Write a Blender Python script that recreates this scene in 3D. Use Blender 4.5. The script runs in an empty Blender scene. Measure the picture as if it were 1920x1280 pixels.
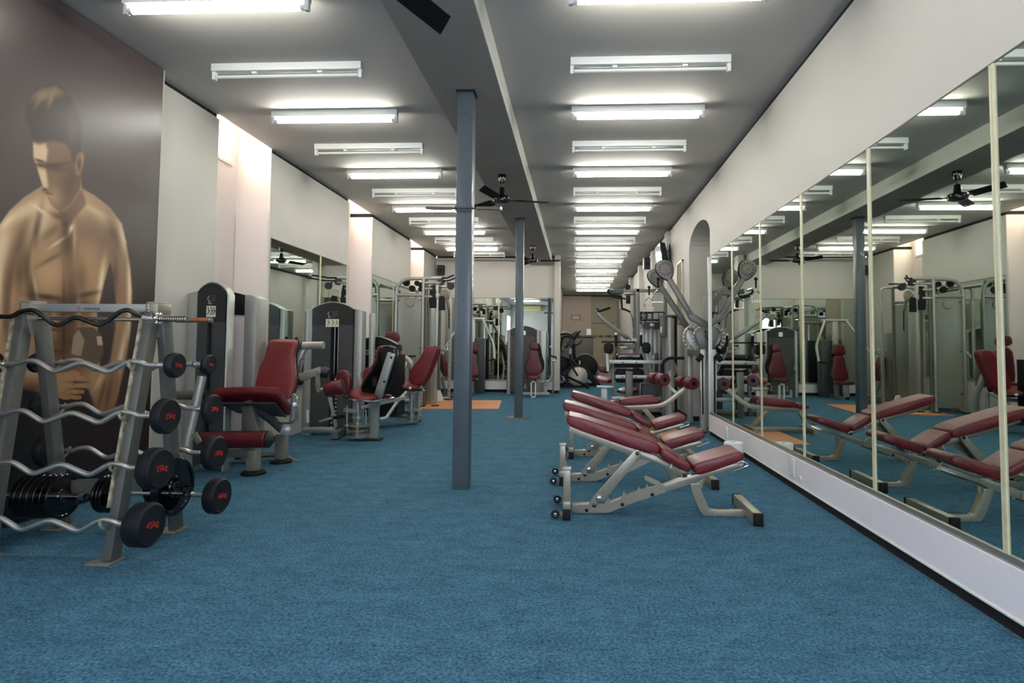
import bpy, bmesh, math, random
import numpy as np
from mathutils import Vector, Matrix
random.seed(4)
S = bpy.context.scene
COL = S.collection
# ------------------------------------------------------------------ camera
FPX, CX, CY, PITCH, YAW, ROLL = 1100.0, 1025.24, 597.52, .0491, -.0513, .0072
cY, sY, cP, sP, cR, sR = math.cos(YAW), math.sin(YAW), math.cos(PITCH), math.sin(PITCH), math.cos(ROLL), math.sin(ROLL)
CAM = Vector((0, 0, 1.12))
Fw = Vector((sY*cP, cY*cP, sP)); r0 = Vector((cY, -sY, 0)); u0 = Vector((-sY*sP, -cY*sP, cP))
Rt = r0*cR + u0*sR; Up = u0*cR - r0*sR
cd = bpy.data.cameras.new('camera'); cam = bpy.data.objects.new('camera', cd); COL.objects.link(cam)
cd.sensor_width = 36; cd.sensor_fit = 'HORIZONTAL'; cd.lens = FPX/1920*36
cd.shift_x = (960-CX)/1920; cd.shift_y = (CY-640)/1920
cd.clip_start = .05; cd.clip_end = 100
m4 = Matrix.Identity(4)
for i in range(3):
    m4[i][0] = Rt[i]; m4[i][1] = Up[i]; m4[i][2] = -Fw[i]; m4[i][3] = CAM[i]
cam.matrix_world = m4
S.camera = cam
# ------------------------------------------------------------------ light, sky, exposure
w = bpy.data.worlds.new('world'); S.world = w; w.use_nodes = True
bg = w.node_tree.nodes['Background']; bg.inputs[0].default_value = (.75, .85, 1, 1); bg.inputs[1].default_value = 1.0
S.view_settings.view_transform = 'Standard'; S.view_settings.look = 'None'
S.view_settings.gamma = 1; S.view_settings.use_curve_mapping = False
S.view_settings.exposure = 1.05
S.cycles.max_bounces = 16; S.cycles.glossy_bounces = 10; S.cycles.diffuse_bounces = 5
TUBE_W = 30.0      # emission of the lit tubes
PANE_W = 3.8       # daylight on the frosted clerestory panes
FRONT_W = 4.2      # glow of the two added windows behind the camera
# ------------------------------------------------------------------ helpers
def V(*a): return Vector(a)
def ray(px, py): return Fw + Rt*((px-CX)/FPX) - Up*((py-CY)/FPX)
def W(px, py, Y): d = ray(px, py); return CAM + d*(Y/d.y)
def WX(px, py, X): d = ray(px, py); return CAM + d*(X/d.x)
def WZ(px, py, Z=0.): d = ray(px, py); return CAM + d*((Z-1.12)/d.z)
def lin(c): return tuple((x/12.92 if x <= .04045 else ((x+.055)/1.055)**2.4) for x in [v/255 for v in c])

MATS = {}
def mat(name, col, rough=.5, metal=0., bump=0., bscale=60, var=0., vscale=8, emit=None, estr=0, coat=0., spec=None, col2=None):
    m = bpy.data.materials.new(name); m.use_nodes = True; nt = m.node_tree; b = nt.nodes['Principled BSDF']
    c = lin(col); b.inputs['Base Color'].default_value = (*c, 1); b.inputs['Roughness'].default_value = rough
    b.inputs['Metallic'].default_value = metal
    if spec is not None: b.inputs['Specular IOR Level'].default_value = spec
    if coat: b.inputs['Coat Weight'].default_value = coat
    if emit: b.inputs['Emission Color'].default_value = (*lin(emit), 1); b.inputs['Emission Strength'].default_value = estr
    if var or bump:
        tc = nt.nodes.new('ShaderNodeTexCoord')
    if var:
        n = nt.nodes.new('ShaderNodeTexNoise'); n.inputs['Scale'].default_value = vscale; n.inputs['Detail'].default_value = 6
        nt.links.new(tc.outputs['Object'], n.inputs['Vector'])
        r = nt.nodes.new('ShaderNodeMix'); r.data_type = 'RGBA'
        c2 = lin(col2) if col2 else tuple(x*(1-var) for x in c)
        r.inputs[6].default_value = (*c, 1); r.inputs[7].default_value = (*c2, 1)
        mr = nt.nodes.new('ShaderNodeMapRange'); mr.inputs[1].default_value = .35; mr.inputs[2].default_value = .68
        nt.links.new(n.outputs[0], mr.inputs[0]); nt.links.new(mr.outputs[0], r.inputs[0]); nt.links.new(r.outputs[2], b.inputs['Base Color'])
    if bump:
        n2 = nt.nodes.new('ShaderNodeTexNoise'); n2.inputs['Scale'].default_value = bscale; n2.inputs['Detail'].default_value = 3
        nt.links.new(tc.outputs['Object'], n2.inputs['Vector'])
        bp = nt.nodes.new('ShaderNodeBump'); bp.inputs['Strength'].default_value = bump; bp.inputs['Distance'].default_value = .01
        nt.links.new(n2.outputs[0], bp.inputs['Height']); nt.links.new(bp.outputs[0], b.inputs['Normal'])
    MATS[name] = m
    return m
steel = mat('champagne_steel', (164, 158, 141), .33, .5, var=.08, vscale=30)
silver = mat('silver_paint', (168, 170, 164), .38, .5, var=.06, vscale=20)
greysteel = mat('grey_steel', (104, 104, 98), .42, .4, var=.08, vscale=25)
shroud = mat('shroud_grey', (62, 64, 66), .5, .0, var=.15, vscale=6)
panelg = mat('smoked_panel', (150, 151, 143), .3, .2, var=.08, vscale=3)
darkp = mat('charcoal_plastic', (30, 31, 32), .45)
black = mat('black_plastic', (13, 13, 14), .6, spec=.3)
gloss = mat('gloss_black', (10, 10, 12), .12)
rubber = mat('rubber', (17, 19, 26), .55, bump=.1, bscale=200, spec=.35)
chrome = mat('chrome', (228, 228, 224), .12, 1.)
brushed = mat('brushed_bar', (205, 204, 200), .28, .9)
darkchrome = mat('dark_chrome', (90, 88, 86), .25, 1.)
copper = mat('copper', (178, 112, 84), .4, .8)
vinyl = mat('red_vinyl', (112, 32, 34), .36, bump=.12, bscale=260, var=.18, vscale=9)
vinyl2 = mat('maroon_vinyl', (90, 24, 31), .36, bump=.12, bscale=260, var=.18, vscale=9)
white = mat('white_plastic', (226, 226, 220), .4)
offwhite = mat('lamp_white', (214, 216, 212), .4)
wallm = mat('wall_paint', (198, 194, 186), .62, var=.05, vscale=1.3, bump=.03, bscale=90)
nichem = mat('niche_lit_paint', (232, 224, 220), .6, var=.04, vscale=1.5)
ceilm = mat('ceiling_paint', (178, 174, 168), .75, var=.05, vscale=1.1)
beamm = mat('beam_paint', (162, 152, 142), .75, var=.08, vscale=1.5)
beamside = mat('beam_side_lit', (196, 197, 188), .7, var=.05)
pillarm = mat('pillar_paint', (76, 88, 94), .38, var=.16, vscale=5, coat=.1)
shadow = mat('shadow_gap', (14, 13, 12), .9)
plinthm = mat('plinth_white', (242, 238, 242), .5, var=.04, vscale=3)
matm = mat('orange_mat', (206, 142, 98), .5, var=.1, vscale=6)
mirror = mat('mirror_glass', (205, 214, 205), .015, 1.)
strip = mat('joint_plastic', (214, 208, 172), .3, var=.1, vscale=20)
beige = mat('beige_wall', (208, 190, 174), .7, var=.04)
olive = mat('olive_wall', (184, 176, 152), .7, var=.04)
alum = mat('aluminium', (168, 164, 155), .35, .7)
redink = mat('red_ink', (196, 44, 40), .5)
darkink = mat('dark_ink', (50, 46, 44), .5)
stickm = mat('instruction_sticker', (208, 214, 186), .4)
tubeon = mat('tube_lit', (255, 255, 250), .4, emit=(255, 253, 244), estr=TUBE_W)
tubeoff = mat('tube_off', (214, 216, 210), .3)
pane = mat('daylight_pane', (255, 240, 225), .5, emit=(255, 238, 222), estr=PANE_W)
screen = mat('tv_screen', (30, 34, 44), .12)
yellowp = mat('cream_plastic', (222, 206, 140), .4)
papr = mat('paper', (236, 236, 232), .8)
deskm = mat('desk_grey', (92, 90, 84), .5)
wood = mat('step_wood', (176, 160, 130), .5)

# carpet
cm = bpy.data.materials.new('carpet'); cm.use_nodes = True; nt = cm.node_tree; b = nt.nodes['Principled BSDF']
b.inputs['Roughness'].default_value = 1; b.inputs['Specular IOR Level'].default_value = .1
tc = nt.nodes.new('ShaderNodeTexCoord')
def noise(sc, det, rough=.6, vec=None):
    n = nt.nodes.new('ShaderNodeTexNoise'); n.inputs['Scale'].default_value = sc; n.inputs['Detail'].default_value = det
    n.inputs['Roughness'].default_value = rough
    nt.links.new(vec or tc.outputs['Object'], n.inputs['Vector']); return n
mp = nt.nodes.new('ShaderNodeMapping'); mp.inputs['Scale'].default_value = (1, 1.7, 1); nt.links.new(tc.outputs['Object'], mp.inputs[0])
n1 = noise(75, 6, .8); n2 = noise(5, 5, .6, mp.outputs[0]); n3 = noise(15, 4, .75, mp.outputs[0])
def rng(n, a, b_):
    r = nt.nodes.new('ShaderNodeMapRange'); r.inputs[1].default_value = a; r.inputs[2].default_value = b_; nt.links.new(n.outputs[0], r.inputs[0]); return r
def mixc(fac, A, B):
    r = nt.nodes.new('ShaderNodeMix'); r.data_type = 'RGBA'
    nt.links.new(fac, r.inputs[0])
    for i, x in ((6, A), (7, B)):
        if isinstance(x, tuple): r.inputs[i].default_value = (*lin(x), 1)
        else: nt.links.new(x, r.inputs[i])
    return r.outputs[2]
base = mixc(rng(n1, .41, .59).outputs[0], (13, 54, 82), (106, 150, 170))
mid = mixc(rng(n3, .36, .64).outputs[0], (36, 84, 112), (76, 120, 144))
c_ = nt.nodes.new('ShaderNodeMix'); c_.data_type = 'RGBA'; c_.inputs[0].default_value = .45
nt.links.new(base, c_.inputs[6]); nt.links.new(mid, c_.inputs[7])
hs = nt.nodes.new('ShaderNodeHueSaturation'); nt.links.new(c_.outputs[2], hs.inputs['Color'])
rv = nt.nodes.new('ShaderNodeMapRange'); rv.inputs[1].default_value = .3; rv.inputs[2].default_value = .7; rv.inputs[3].default_value = .80; rv.inputs[4].default_value = 1.14
nt.links.new(n2.outputs[0], rv.inputs[0]); nt.links.new(rv.outputs[0], hs.inputs['Value']); nt.links.new(hs.outputs[0], b.inputs['Base Color'])
bp = nt.nodes.new('ShaderNodeBump'); bp.inputs['Strength'].default_value = .5; bp.inputs['Distance'].default_value = .008
nt.links.new(n1.outputs[0], bp.inputs['Height']); nt.links.new(bp.outputs[0], b.inputs['Normal'])
carpet = cm

def fillet(pts, r, n=5):
    pts = [Vector(p) for p in pts]
    out = [pts[0]]
    for a, b_, c in zip(pts, pts[1:], pts[2:]):
        d1 = (a-b_); d2 = (c-b_); l = min(r, d1.length*.49, d2.length*.49)
        p, q = b_+d1.normalized()*l, b_+d2.normalized()*l
        for i in range(n+1):
            t = i/n; out.append(p*(1-t)**2 + b_*2*t*(1-t) + q*t*t)
    out.append(pts[-1]); return out

class M:
    def __init__(s): s.v = []; s.f = []
    def add(s, vs, fs):
        o = len(s.v); s.v += [Vector(v) for v in vs]; s.f += [tuple(i+o for i in f) for f in fs]; return s
    def hexa(s, c8): return s.add(c8, [(0,3,2,1),(4,5,6,7),(0,1,5,4),(1,2,6,5),(2,3,7,6),(3,0,4,7)])
    def box(s, x0, x1, y0, y1, z0, z1):
        return s.hexa([(x0,y0,z0),(x1,y0,z0),(x1,y1,z0),(x0,y1,z0),(x0,y0,z1),(x1,y0,z1),(x1,y1,z1),(x0,y1,z1)])
    def bar(s, p, q, w_, h, up=(0, 1, 0)):
        p, q = Vector(p), Vector(q); d = (q-p).normalized(); up = Vector(up)
        side = d.cross(up)
        if side.length < 1e-3: side = d.cross(Vector((1, 0, 0)))
        side.normalize(); u = side.cross(d).normalized()
        a, b_ = side*w_/2, u*h/2
        return s.hexa([p-a-b_, p+a-b_, p+a+b_, p-a+b_, q-a-b_, q+a-b_, q+a+b_, q-a+b_])
    def path(s, pts, w_, h, up=(0, 1, 0)):   # rectangular section swept along a planar path; h lies along 'up'
        pts = [Vector(p) for p in pts]; up = Vector(up).normalized(); rings = []
        for i, p in enumerate(pts):
            t = (pts[min(i+1, len(pts)-1)]-pts[max(i-1, 0)]).normalized()
            sd = t.cross(up).normalized()
            rings.append([p-sd*w_/2-up*h/2, p+sd*w_/2-up*h/2, p+sd*w_/2+up*h/2, p-sd*w_/2+up*h/2])
        return s.loft(rings)
    def loft(s, rings, closed=False):
        n = len(rings[0]); o = len(s.v)
        for r in rings: s.v += [Vector(x) for x in r]
        for i in range(len(rings)-1 + (1 if closed else 0)):
            a = o+i*n; b_ = o+((i+1) % len(rings))*n
            for j in range(n): s.f.append((a+j, a+(j+1) % n, b_+(j+1) % n, b_+j))
        if not closed:
            s.f.append(tuple(o+j for j in reversed(range(n)))); e = o+(len(rings)-1)*n; s.f.append(tuple(e+j for j in range(n)))
        return s
    def tube(s, pts, r, n=10, closed=False):
        pts = [Vector(p) for p in pts]; rings = []; N = len(pts)
        t0 = (pts[1]-pts[0]).normalized(); u = t0.orthogonal().normalized()
        for i, p in enumerate(pts):
            if closed: t = (pts[(i+1) % N]-pts[i-1]).normalized()
            else: t = (pts[min(i+1, N-1)]-pts[max(i-1, 0)]).normalized()
            u = (u-t*u.dot(t)).normalized(); v_ = t.cross(u)
            rr = r[i] if isinstance(r, (list, tuple)) else r
            rings.append([p+(u*math.cos(2*math.pi*k/n)+v_*math.sin(2*math.pi*k/n))*rr for k in range(n)])
        return s.loft(rings, closed)
    def cyl(s, p, q, r, n=20): return s.tube([p, q], r, n)
    def lathe(s, prof, p, axis, n=24):   # prof: (radius, distance along axis)
        p = Vector(p); a = Vector(axis).normalized(); u = a.orthogonal().normalized(); v_ = a.cross(u)
        return s.loft([[p+a*t+(u*math.cos(2*math.pi*k/n)+v_*math.sin(2*math.pi*k/n))*max(r, 1e-4) for k in range(n)] for r, t in prof])
    def prism(s, poly, vec):
        poly = [Vector(p) for p in poly]; vec = Vector(vec)
        return s.loft([poly, [p+vec for p in poly]])
    def ball(s, c, r, n=12):
        return s.lathe([(r*math.sin(math.pi*i/n), -r*math.cos(math.pi*i/n)) for i in range(n+1)], c, (0, 0, 1), n+4)

def smoothpoly(pts, it=2):
    pts = [Vector(p) for p in pts]
    for _ in range(it):
        q = []
        for i in range(len(pts)):
            a, b_ = pts[i], pts[(i+1) % len(pts)]; q += [a*.75+b_*.25, a*.25+b_*.75]
        pts = q
    return pts
def padmesh(outline, vec, r=.018, it=2):
    """upholstered pad: outline polygon (3D), thickness vector, rounded rim"""
    o = smoothpoly(outline, it) if it else [Vector(p) for p in outline]
    vec = Vector(vec); T = vec.length; n = vec.normalized(); c = sum(o, Vector())/len(o); r = min(r, T*.45)
    rings = []
    def ring(inset, h):
        out = []
        for p in o:
            d = (p-c); L = d.length
            out.append(c+d*max(0, (L-inset)/L)+n*h)
        return out
    for k in range(4):
        a = k/3*math.pi/2; rings.append(ring(r*(.8-math.sin(a)), r*(1-math.cos(a))))
    for k in range(4):
        a = math.pi/2*(1-k/3); rings.append(ring(r*(.8-math.sin(a)), T-r*(1-math.cos(a))))
    rings = [ring(r*3.5, -r*.12)] + rings + [ring(r*3.5, T+r*.18)]
    m = M(); m.loft(rings); return m

ORG = {}
def thing(name, label, cat, loc=(0, 0, 0), group=None):
    o = bpy.data.objects.new(name, None); o.empty_display_size = .1; COL.objects.link(o); o.location = loc
    o['label'] = label; o['category'] = cat
    if group: o['group'] = group
    ORG[o.name] = Vector(loc); return o
def obj(name, m, material, parent=None, bevel=0., label=None, smooth=True, org=None):
    if parent is not None: og = ORG[parent.name]
    elif org is not None: og = Vector(org)
    else:
        lo = [min(v[i] for v in m.v) for i in range(3)]; hi = [max(v[i] for v in m.v) for i in range(3)]
        og = Vector(((lo[0]+hi[0])/2, (lo[1]+hi[1])/2, lo[2]))
    me = bpy.data.meshes.new(name); me.from_pydata([tuple(v-og) for v in m.v], [], m.f)
    bm = bmesh.new(); bm.from_mesh(me); bmesh.ops.remove_doubles(bm, verts=bm.verts, dist=1e-6)
    bmesh.ops.recalc_face_normals(bm, faces=bm.faces)
    if bevel:
        es = [e for e in bm.edges if len(e.link_faces) == 2 and e.calc_face_angle(0) > .7]
        if es: bmesh.ops.bevel(bm, geom=es, offset=bevel, segments=2, affect='EDGES', profile=.6, clamp_overlap=True)
    bm.to_mesh(me); bm.free()
    if smooth:
        me.polygons.foreach_set('use_smooth', [True]*len(me.polygons)); me.set_sharp_from_angle(angle=math.radians(38))
    me.materials.append(material)
    o = bpy.data.objects.new(name, me); COL.objects.link(o)
    if parent is not None: o.parent = parent; ORG[o.name] = og
    else: o.location = og; ORG[o.name] = og
    if label: o['label'] = label
    return o
def struct(name, m, material, parent=None, **k):
    o = obj(name, m, material, parent, **k)
    if parent is None: o['kind'] = 'structure'
    return o
def tag(o, label, cat, group=None):
    o['label'] = label; o['category'] = cat
    if group: o['group'] = group
    return o
def copy_tree(o, parent=None):
    c = o.copy(); COL.objects.link(c)
    if parent is not None: c.parent = parent
    for ch in [x for x in bpy.data.objects if x.parent == o]: copy_tree(ch, c)
    return c
KIDS = {}
def dup(root, loc, label, rz=None, group=None):
    c = copy_tree(root); c.location = loc
    if rz is not None: c.rotation_euler = (0, 0, rz)
    c['label'] = label
    if group: c['group'] = group
    ORG[c.name] = Vector(loc); return c
def text(name, body, size, p, right, up, material, parent, depth=.0008, label=None, align='CENTER'):
    """flat lettering as mesh; p centre, right/up unit vectors"""
    cu = bpy.data.curves.new('t', 'FONT'); cu.body = body; cu.size = size; cu.align_x = align; cu.align_y = 'CENTER'; cu.resolution_u = 2
    cu.extrude = depth
    to = bpy.data.objects.new('t', cu); COL.objects.link(to)
    dg = bpy.context.evaluated_depsgraph_get(); me = bpy.data.meshes.new_from_object(to.evaluated_get(dg))
    bpy.data.objects.remove(to); bpy.data.curves.remove(cu)
    r_ = Vector(right).normalized(); u_ = Vector(up).normalized(); og = ORG[parent.name]; n_ = r_.cross(u_)
    for v in me.vertices: v.co = Vector(p) + r_*v.co.x + u_*v.co.y + n_*v.co.z - og
    me.materials.clear(); me.materials.append(material)
    o = bpy.data.objects.new(name, me); COL.objects.link(o); o.parent = parent; ORG[o.name] = og
    if label: o['label'] = label
    return o
ord_ = ['first','second','third','fourth','fifth','sixth','seventh','eighth','ninth','tenth','eleventh','twelfth','thirteenth','fourteenth','fifteenth','sixteenth','seventeenth','eighteenth','nineteenth','twentieth','twenty-first']

# ================================================================== ROOM
ZC, ZB, XR, XL, YB, YE = 3.42, 3.212, 1.764, -3.5745, 14.72, 26.0
YF = -2.2
struct('floor', M().box(-4.6, 2.9, YF-.2, YE+.2, -.1, 0), carpet, org=(0, 0, 0))
struct('ceiling', M().box(XL, 2.9, YF-.2, YE+.2, ZC, ZC+.1), ceilm, org=(0, 0, ZC))
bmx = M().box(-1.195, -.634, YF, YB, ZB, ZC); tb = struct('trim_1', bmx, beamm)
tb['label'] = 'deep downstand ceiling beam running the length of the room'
struct('beam_side_face', M().box(-.634, -.628, YF, YB, ZB, ZC), beamside, tb)  # lighter than the underside: lamp light on this face is in the colour
# left wall piers + niches
piers = [(2.0, 5.58), (6.59, 8.94), (10.0, 12.37), (13.46, YB)]
wl = struct('wall_left', M().box(-4.6, -4.12, YF, YB, 0, 4.4), wallm)
for i, (a, b_) in enumerate(piers):
    p = struct('pier', M().box(-4.12, XL, a, b_, 0, ZC-.045), wallm, wl, smooth=False)
    struct('shadow_gap_strip', M().box(-4.1 if i >= 2 else -3.62, XL-.02, a+.01, b_-.01, ZC-.045, ZC+.02), shadow, wl)
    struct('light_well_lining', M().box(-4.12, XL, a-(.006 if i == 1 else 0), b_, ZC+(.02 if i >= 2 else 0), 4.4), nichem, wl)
    # the far-side reveal (facing the camera) with the warm window light put into its colour
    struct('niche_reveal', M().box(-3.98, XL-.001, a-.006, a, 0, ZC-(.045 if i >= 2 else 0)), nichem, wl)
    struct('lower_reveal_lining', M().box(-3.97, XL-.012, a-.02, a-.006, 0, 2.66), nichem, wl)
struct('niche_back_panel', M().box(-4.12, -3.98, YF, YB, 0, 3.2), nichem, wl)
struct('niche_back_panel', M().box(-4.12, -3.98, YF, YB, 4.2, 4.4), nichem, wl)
struct('light_well_front', M().box(XL-.0, XL+.06, YF, YB, ZC+.02, 4.4), nichem, wl)
struct('light_well_cap', M().box(-4.6, XL+.06, YF, YB, 4.4, 4.5), nichem, wl)
nn = 0
for a, b_ in ((5.58, 6.59), (8.94, 10.0), (12.37, 13.46)):
    nn += 1
    wn = struct('window_%d' % nn, M().box(-4.02, -3.975, a+.0, a+.03, 3.2, 4.2).box(-4.02, -3.975, b_-.17, b_-.12, 3.2, 4.2).box(-4.02, -3.96, a, b_-.12, 3.18, 3.22).box(-4.02, -3.975, a+.42, a+.45, 3.2, 4.2), white)
    struct('frosted_pane', M().box(-4.03, -4.0, a+.03, b_-.17, 3.22, 4.2), pane, wn)
    struct('side_filler', M().box(-4.1, -3.98, b_-.12, b_, 3.2, 4.2), nichem, wl)
# front part of left wall (behind camera) and front wall
struct('wall_left_front', M().box(-4.12, XL, YF, 2.0, 0, ZC-.001), wallm)
cool = mat('added_cool_pane', (240, 245, 255), .5, emit=(224, 232, 255), estr=FRONT_W)
w4 = struct('window_4', M().box(XL-.02, XL+.03, -1.75, -1.69, 1.0, 2.8).box(XL-.02, XL+.03, -.3, -.24, 1.0, 2.8).box(XL-.02, XL+.03, -1.75, -.24, 2.74, 2.8).box(XL-.02, XL+.05, -1.75, -.24, .96, 1.02), white)  # added unseen window, brightens the plinth and foreground floor
struct('frosted_pane', M().box(XL+.002, XL+.01, -1.69, -.3, 1.02, 2.74), cool, w4)
w5 = struct('window_5', M().box(-1.0, -.94, YF-.02, YF+.03, .7, 2.8).box(1.5, 1.56, YF-.02, YF+.03, .7, 2.8).box(-1.0, 1.56, YF-.02, YF+.03, 2.74, 2.8).box(-1.0, 1.56, YF-.02, YF+.05, .66, .72).box(.25, .31, YF-.02, YF+.03, .7, 2.8), white)  # second added window, out of view, gives cool light from behind
for a, b_ in ((-.94, .25), (.31, 1.5)): struct('frosted_pane', M().box(a, b_, YF+.002, YF+.01, .72, 2.74), cool, w5)
struct('wall_front', M().box(-4.6, 2.9, YF-.2, YF, 0, ZC), wallm)
# back wall of the left bay
wb = struct('wall_back', M().box(-4.12, -.47, YB, YB+.16, 0, ZC-.035), wallm, smooth=False)
struct('shadow_gap_strip', M().box(-3.57, -.5, YB+.01, YB+.14, ZC-.035, ZC), shadow, wb)
struct('pilaster', M().box(-.56, -.42, YB-.22, YB+.16, .07, ZC-.001), wallm, wb, smooth=False)
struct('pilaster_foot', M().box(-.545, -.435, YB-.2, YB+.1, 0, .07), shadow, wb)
# corridor behind
struct('wall_corridor_left', M().box(-3.0, -2.9, YB+.16, 18.2, 0, ZC).box(-3.0, -.62, 18.2, 18.3, 0, ZC).box(-.72, -.62, 18.3, YE, 0, ZC), wallm)
we = struct('wall_far_end', M().box(-.72, .62, YE-.25, YE, 0, ZC-.03), beige, smooth=False)
struct('olive_panel', M().box(.62, 2.9, YE-.1, YE, 0, ZC-.03), olive, we)
struct('dark_strip', M().box(-.7, 2.9, YE-.26, YE-.04, ZC-.03, ZC), shadow, we)
struct('door_panel_line', M().box(.62, 1.6, YE-.115, YE-.1, 2.2, 2.225), darkp, we)
m = M(); xx_ = .68
while xx_ < 1.72:
    wd = random.choice((.03, .05, .06)); m.box(xx_, xx_+wd, YE-.106, YE-.1, 1.58, 1.58+random.choice((.09, .11))); xx_ += wd+random.choice((.018, .02, .07))
o_ = struct('wall_lettering', m, darkink, we); o_['kind'] = 'stuff'
# right wall with arch
ar0, ar1 = 7.85, 9.30
wr = M()
wr.box(XR, 2.7, YF, ar0, 0, ZC-.065)
wr.box(XR, 2.7, ar1, YE, 0, ZC-.065)
yc = (ar0+ar1)/2; hw = (ar1-ar0)/2; zs = 2.66; rise = .30
N = 14
for k in range(N):
    t0, t1 = math.pi*(1-k/N), math.pi*(1-(k+1)/N)
    ya, yb = yc+hw*math.cos(t0), yc+hw*math.cos(t1); za, zb = zs+rise*math.sin(t0), zs+rise*math.sin(t1)
    wr.hexa([(XR, ya, za), (2.7, ya, za), (2.7, yb, zb), (XR, yb, zb), (XR, ya, ZC-.065), (2.7, ya, ZC-.065), (2.7, yb, ZC-.065), (XR, yb, ZC-.065)])
wr_o = struct('wall_right', wr, wallm, smooth=False)
struct('niche_back', M().box(2.6, 2.7, ar0, ar1, 0, ZC-.07), wallm, wr_o)
struct('shadow_gap_strip', M().box(XR+.03, XR+.1, YF, YE, ZC-.066, ZC), shadow, wr_o)
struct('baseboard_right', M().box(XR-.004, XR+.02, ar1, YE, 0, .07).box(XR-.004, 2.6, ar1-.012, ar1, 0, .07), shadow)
# shallow pilasters and door casings along the far right wall
for k, (y0, y1, d) in enumerate([(11.2, 11.5, .06), (13.4, 13.7, .06), (15.8, 16.2, .1), (18.6, 19.0, .1)]):
    t = struct('trim_%d' % (k+2), M().box(XR-d, XR, y0, y1, 0, ZC-.066), wallm, smooth=False)
# curtains-like white vertical blinds on far right wall
bl = thing('vertical_blinds', 'white vertical blinds covering the far right wall behind the multi gym', 'blinds', (1.72, 11.0, .1))
yy = 11.6
while yy < 13.3:
    if not (11.15 < yy < 11.55): obj('slat', M().box(1.70, 1.708, 0, .105, 0, 1).__class__().hexa([(1.70, yy, .15), (1.704, yy, .15), (1.744, yy+.1, .15), (1.74, yy+.1, .15), (1.70, yy, 2.75), (1.704, yy, 2.75), (1.744, yy+.1, 2.75), (1.74, yy+.1, 2.75)]), white, bl)
    yy += .115
obj('head_rail', M().box(1.69, 1.76, 11.52, 13.38, 2.75, 2.79), white, bl)
# wall frame with frosted pane between arch and TV
fr = thing('wall_frame', 'narrow framed glass display case on the right wall beside the arch', 'frame', (XR-.02, 10.0, 1.55))
obj('frame', M().box(XR-.03, XR, 9.78, 9.81, 1.55, 2.6).box(XR-.03, XR, 10.27, 10.3, 1.55, 2.6).box(XR-.03, XR, 9.78, 10.3, 2.57, 2.6).box(XR-.03, XR, 9.78, 10.3, 1.55, 1.58), alum, fr)
obj('backing', M().box(XR-.012, XR, 9.81, 10.27, 1.58, 2.57), yellowp, fr)
obj('glass', M().box(XR-.02, XR-.014, 9.81, 10.27, 1.58, 2.57), mat('case_glass', (146, 142, 116), .85, spec=.1), fr)

# ---- mirrors -------------------------------------------------------
def mirror_run(name, label, panes, z0, z1, mk, joints, mkj, rail):
    t = thing(name, label, 'mirror', mk(panes[0], z0, 0)[0])
    for a, b_ in zip(panes, panes[1:]):
        m = M(); c = [mk(a+.003, z0, 0)[0], mk(b_-.003, z0, 0)[0], mk(b_-.003, z1, 0)[0], mk(a+.003, z1, 0)[0]]
        m.prism(c, mk(a, z0, 0)[1]*.006); obj('mirror_pane', m, mirror, t, smooth=False)
    for a in joints:
        m = M(); n = mk(a, z0, 0)[1]
        for o in (-.008, .008):
            m.prism([mk(a+o-.0068, z0, 0)[0]+n*.006, mk(a+o+.0068, z0, 0)[0]+n*.006, mk(a+o+.0068, z1, 0)[0]+n*.006, mk(a+o-.0068, z1, 0)[0]+n*.006], n*.006)
        obj('joint_strip', m, strip, t)
    if rail:
        n = mk(panes[0], z0, 0)[1]; A, B_ = panes[0], panes[-1]
        m = M().prism([mk(A, z0-.03, 0)[0], mk(B_, z0-.03, 0)[0], mk(B_, z0+.012, 0)[0], mk(A, z0+.012, 0)[0]], n*.016)
        obj('bottom_rail', m, alum, t)
        m = M().prism([mk(A, z1, 0)[0], mk(B_, z1, 0)[0], mk(B_, z1+.008, 0)[0], mk(A, z1+.008, 0)[0]], n*.008)
        obj('top_trim', m, darkp, t)
    return t
XM = XR-.001
jr = [-1.0, .28, 1.42, 2.53, 3.59, 4.66, 5.70, 6.72, 7.84]
mr = mirror_run('wall_mirror', 'long wall mirror of tall panes with cream joint strips on the right wall', jr, .285, 2.335,
           lambda y, z, k: (V(XM, y, z), V(-1, 0, 0)), jr[1:-1], None, True)
obj('end_trim', M().box(XM-.03, XM, 7.84, 7.86, 0, 2.34), alum, mr)
pl = struct('baseboard_right_plinth', M().box(XR-.03, XR, YF, 7.84, .06, .262), plinthm)
struct('bottom_lip', M().box(XR-.036, XR-.028, YF, 7.84, .058, .066), white, pl)
struct('plinth_gap_shade', M().box(XR-.02, XR+.0, YF, 7.84, 0, .06), shadow)  # black strip standing in for the shade under the raised plinth
mirror_run('wall_mirror', 'mirror on the left wall pier behind the leg curl machine', [6.62, 7.95, 8.88], .62, 2.37,
           lambda y, z, k: (V(XL, y, z), V(1, 0, 0)), [7.95], None, True)
mirror_run('wall_mirror', 'mirror on the left wall pier behind the cable station frame', [10.04, 11.2, 12.33], .62, 2.37,
           lambda y, z, k: (V(XL, y, z), V(1, 0, 0)), [11.2], None, True)
bmr = mirror_run('wall_mirror', 'mirror across the end wall behind the shoulder press', [-3.35, -1.97, -.60], .30, 2.36,
           lambda x, z, k: (V(x, YB, z), V(0, -1, 0)), [-1.97], None, True)
obj('plinth', M().box(-3.4, -.60, YB-.05, YB, .07, .27), plinthm, bmr)
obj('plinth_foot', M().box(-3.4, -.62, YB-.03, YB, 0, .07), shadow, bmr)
obj('edge_frame', M().box(-.6, -.585, YB-.03, YB, .3, 2.37), alum, bmr)

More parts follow.
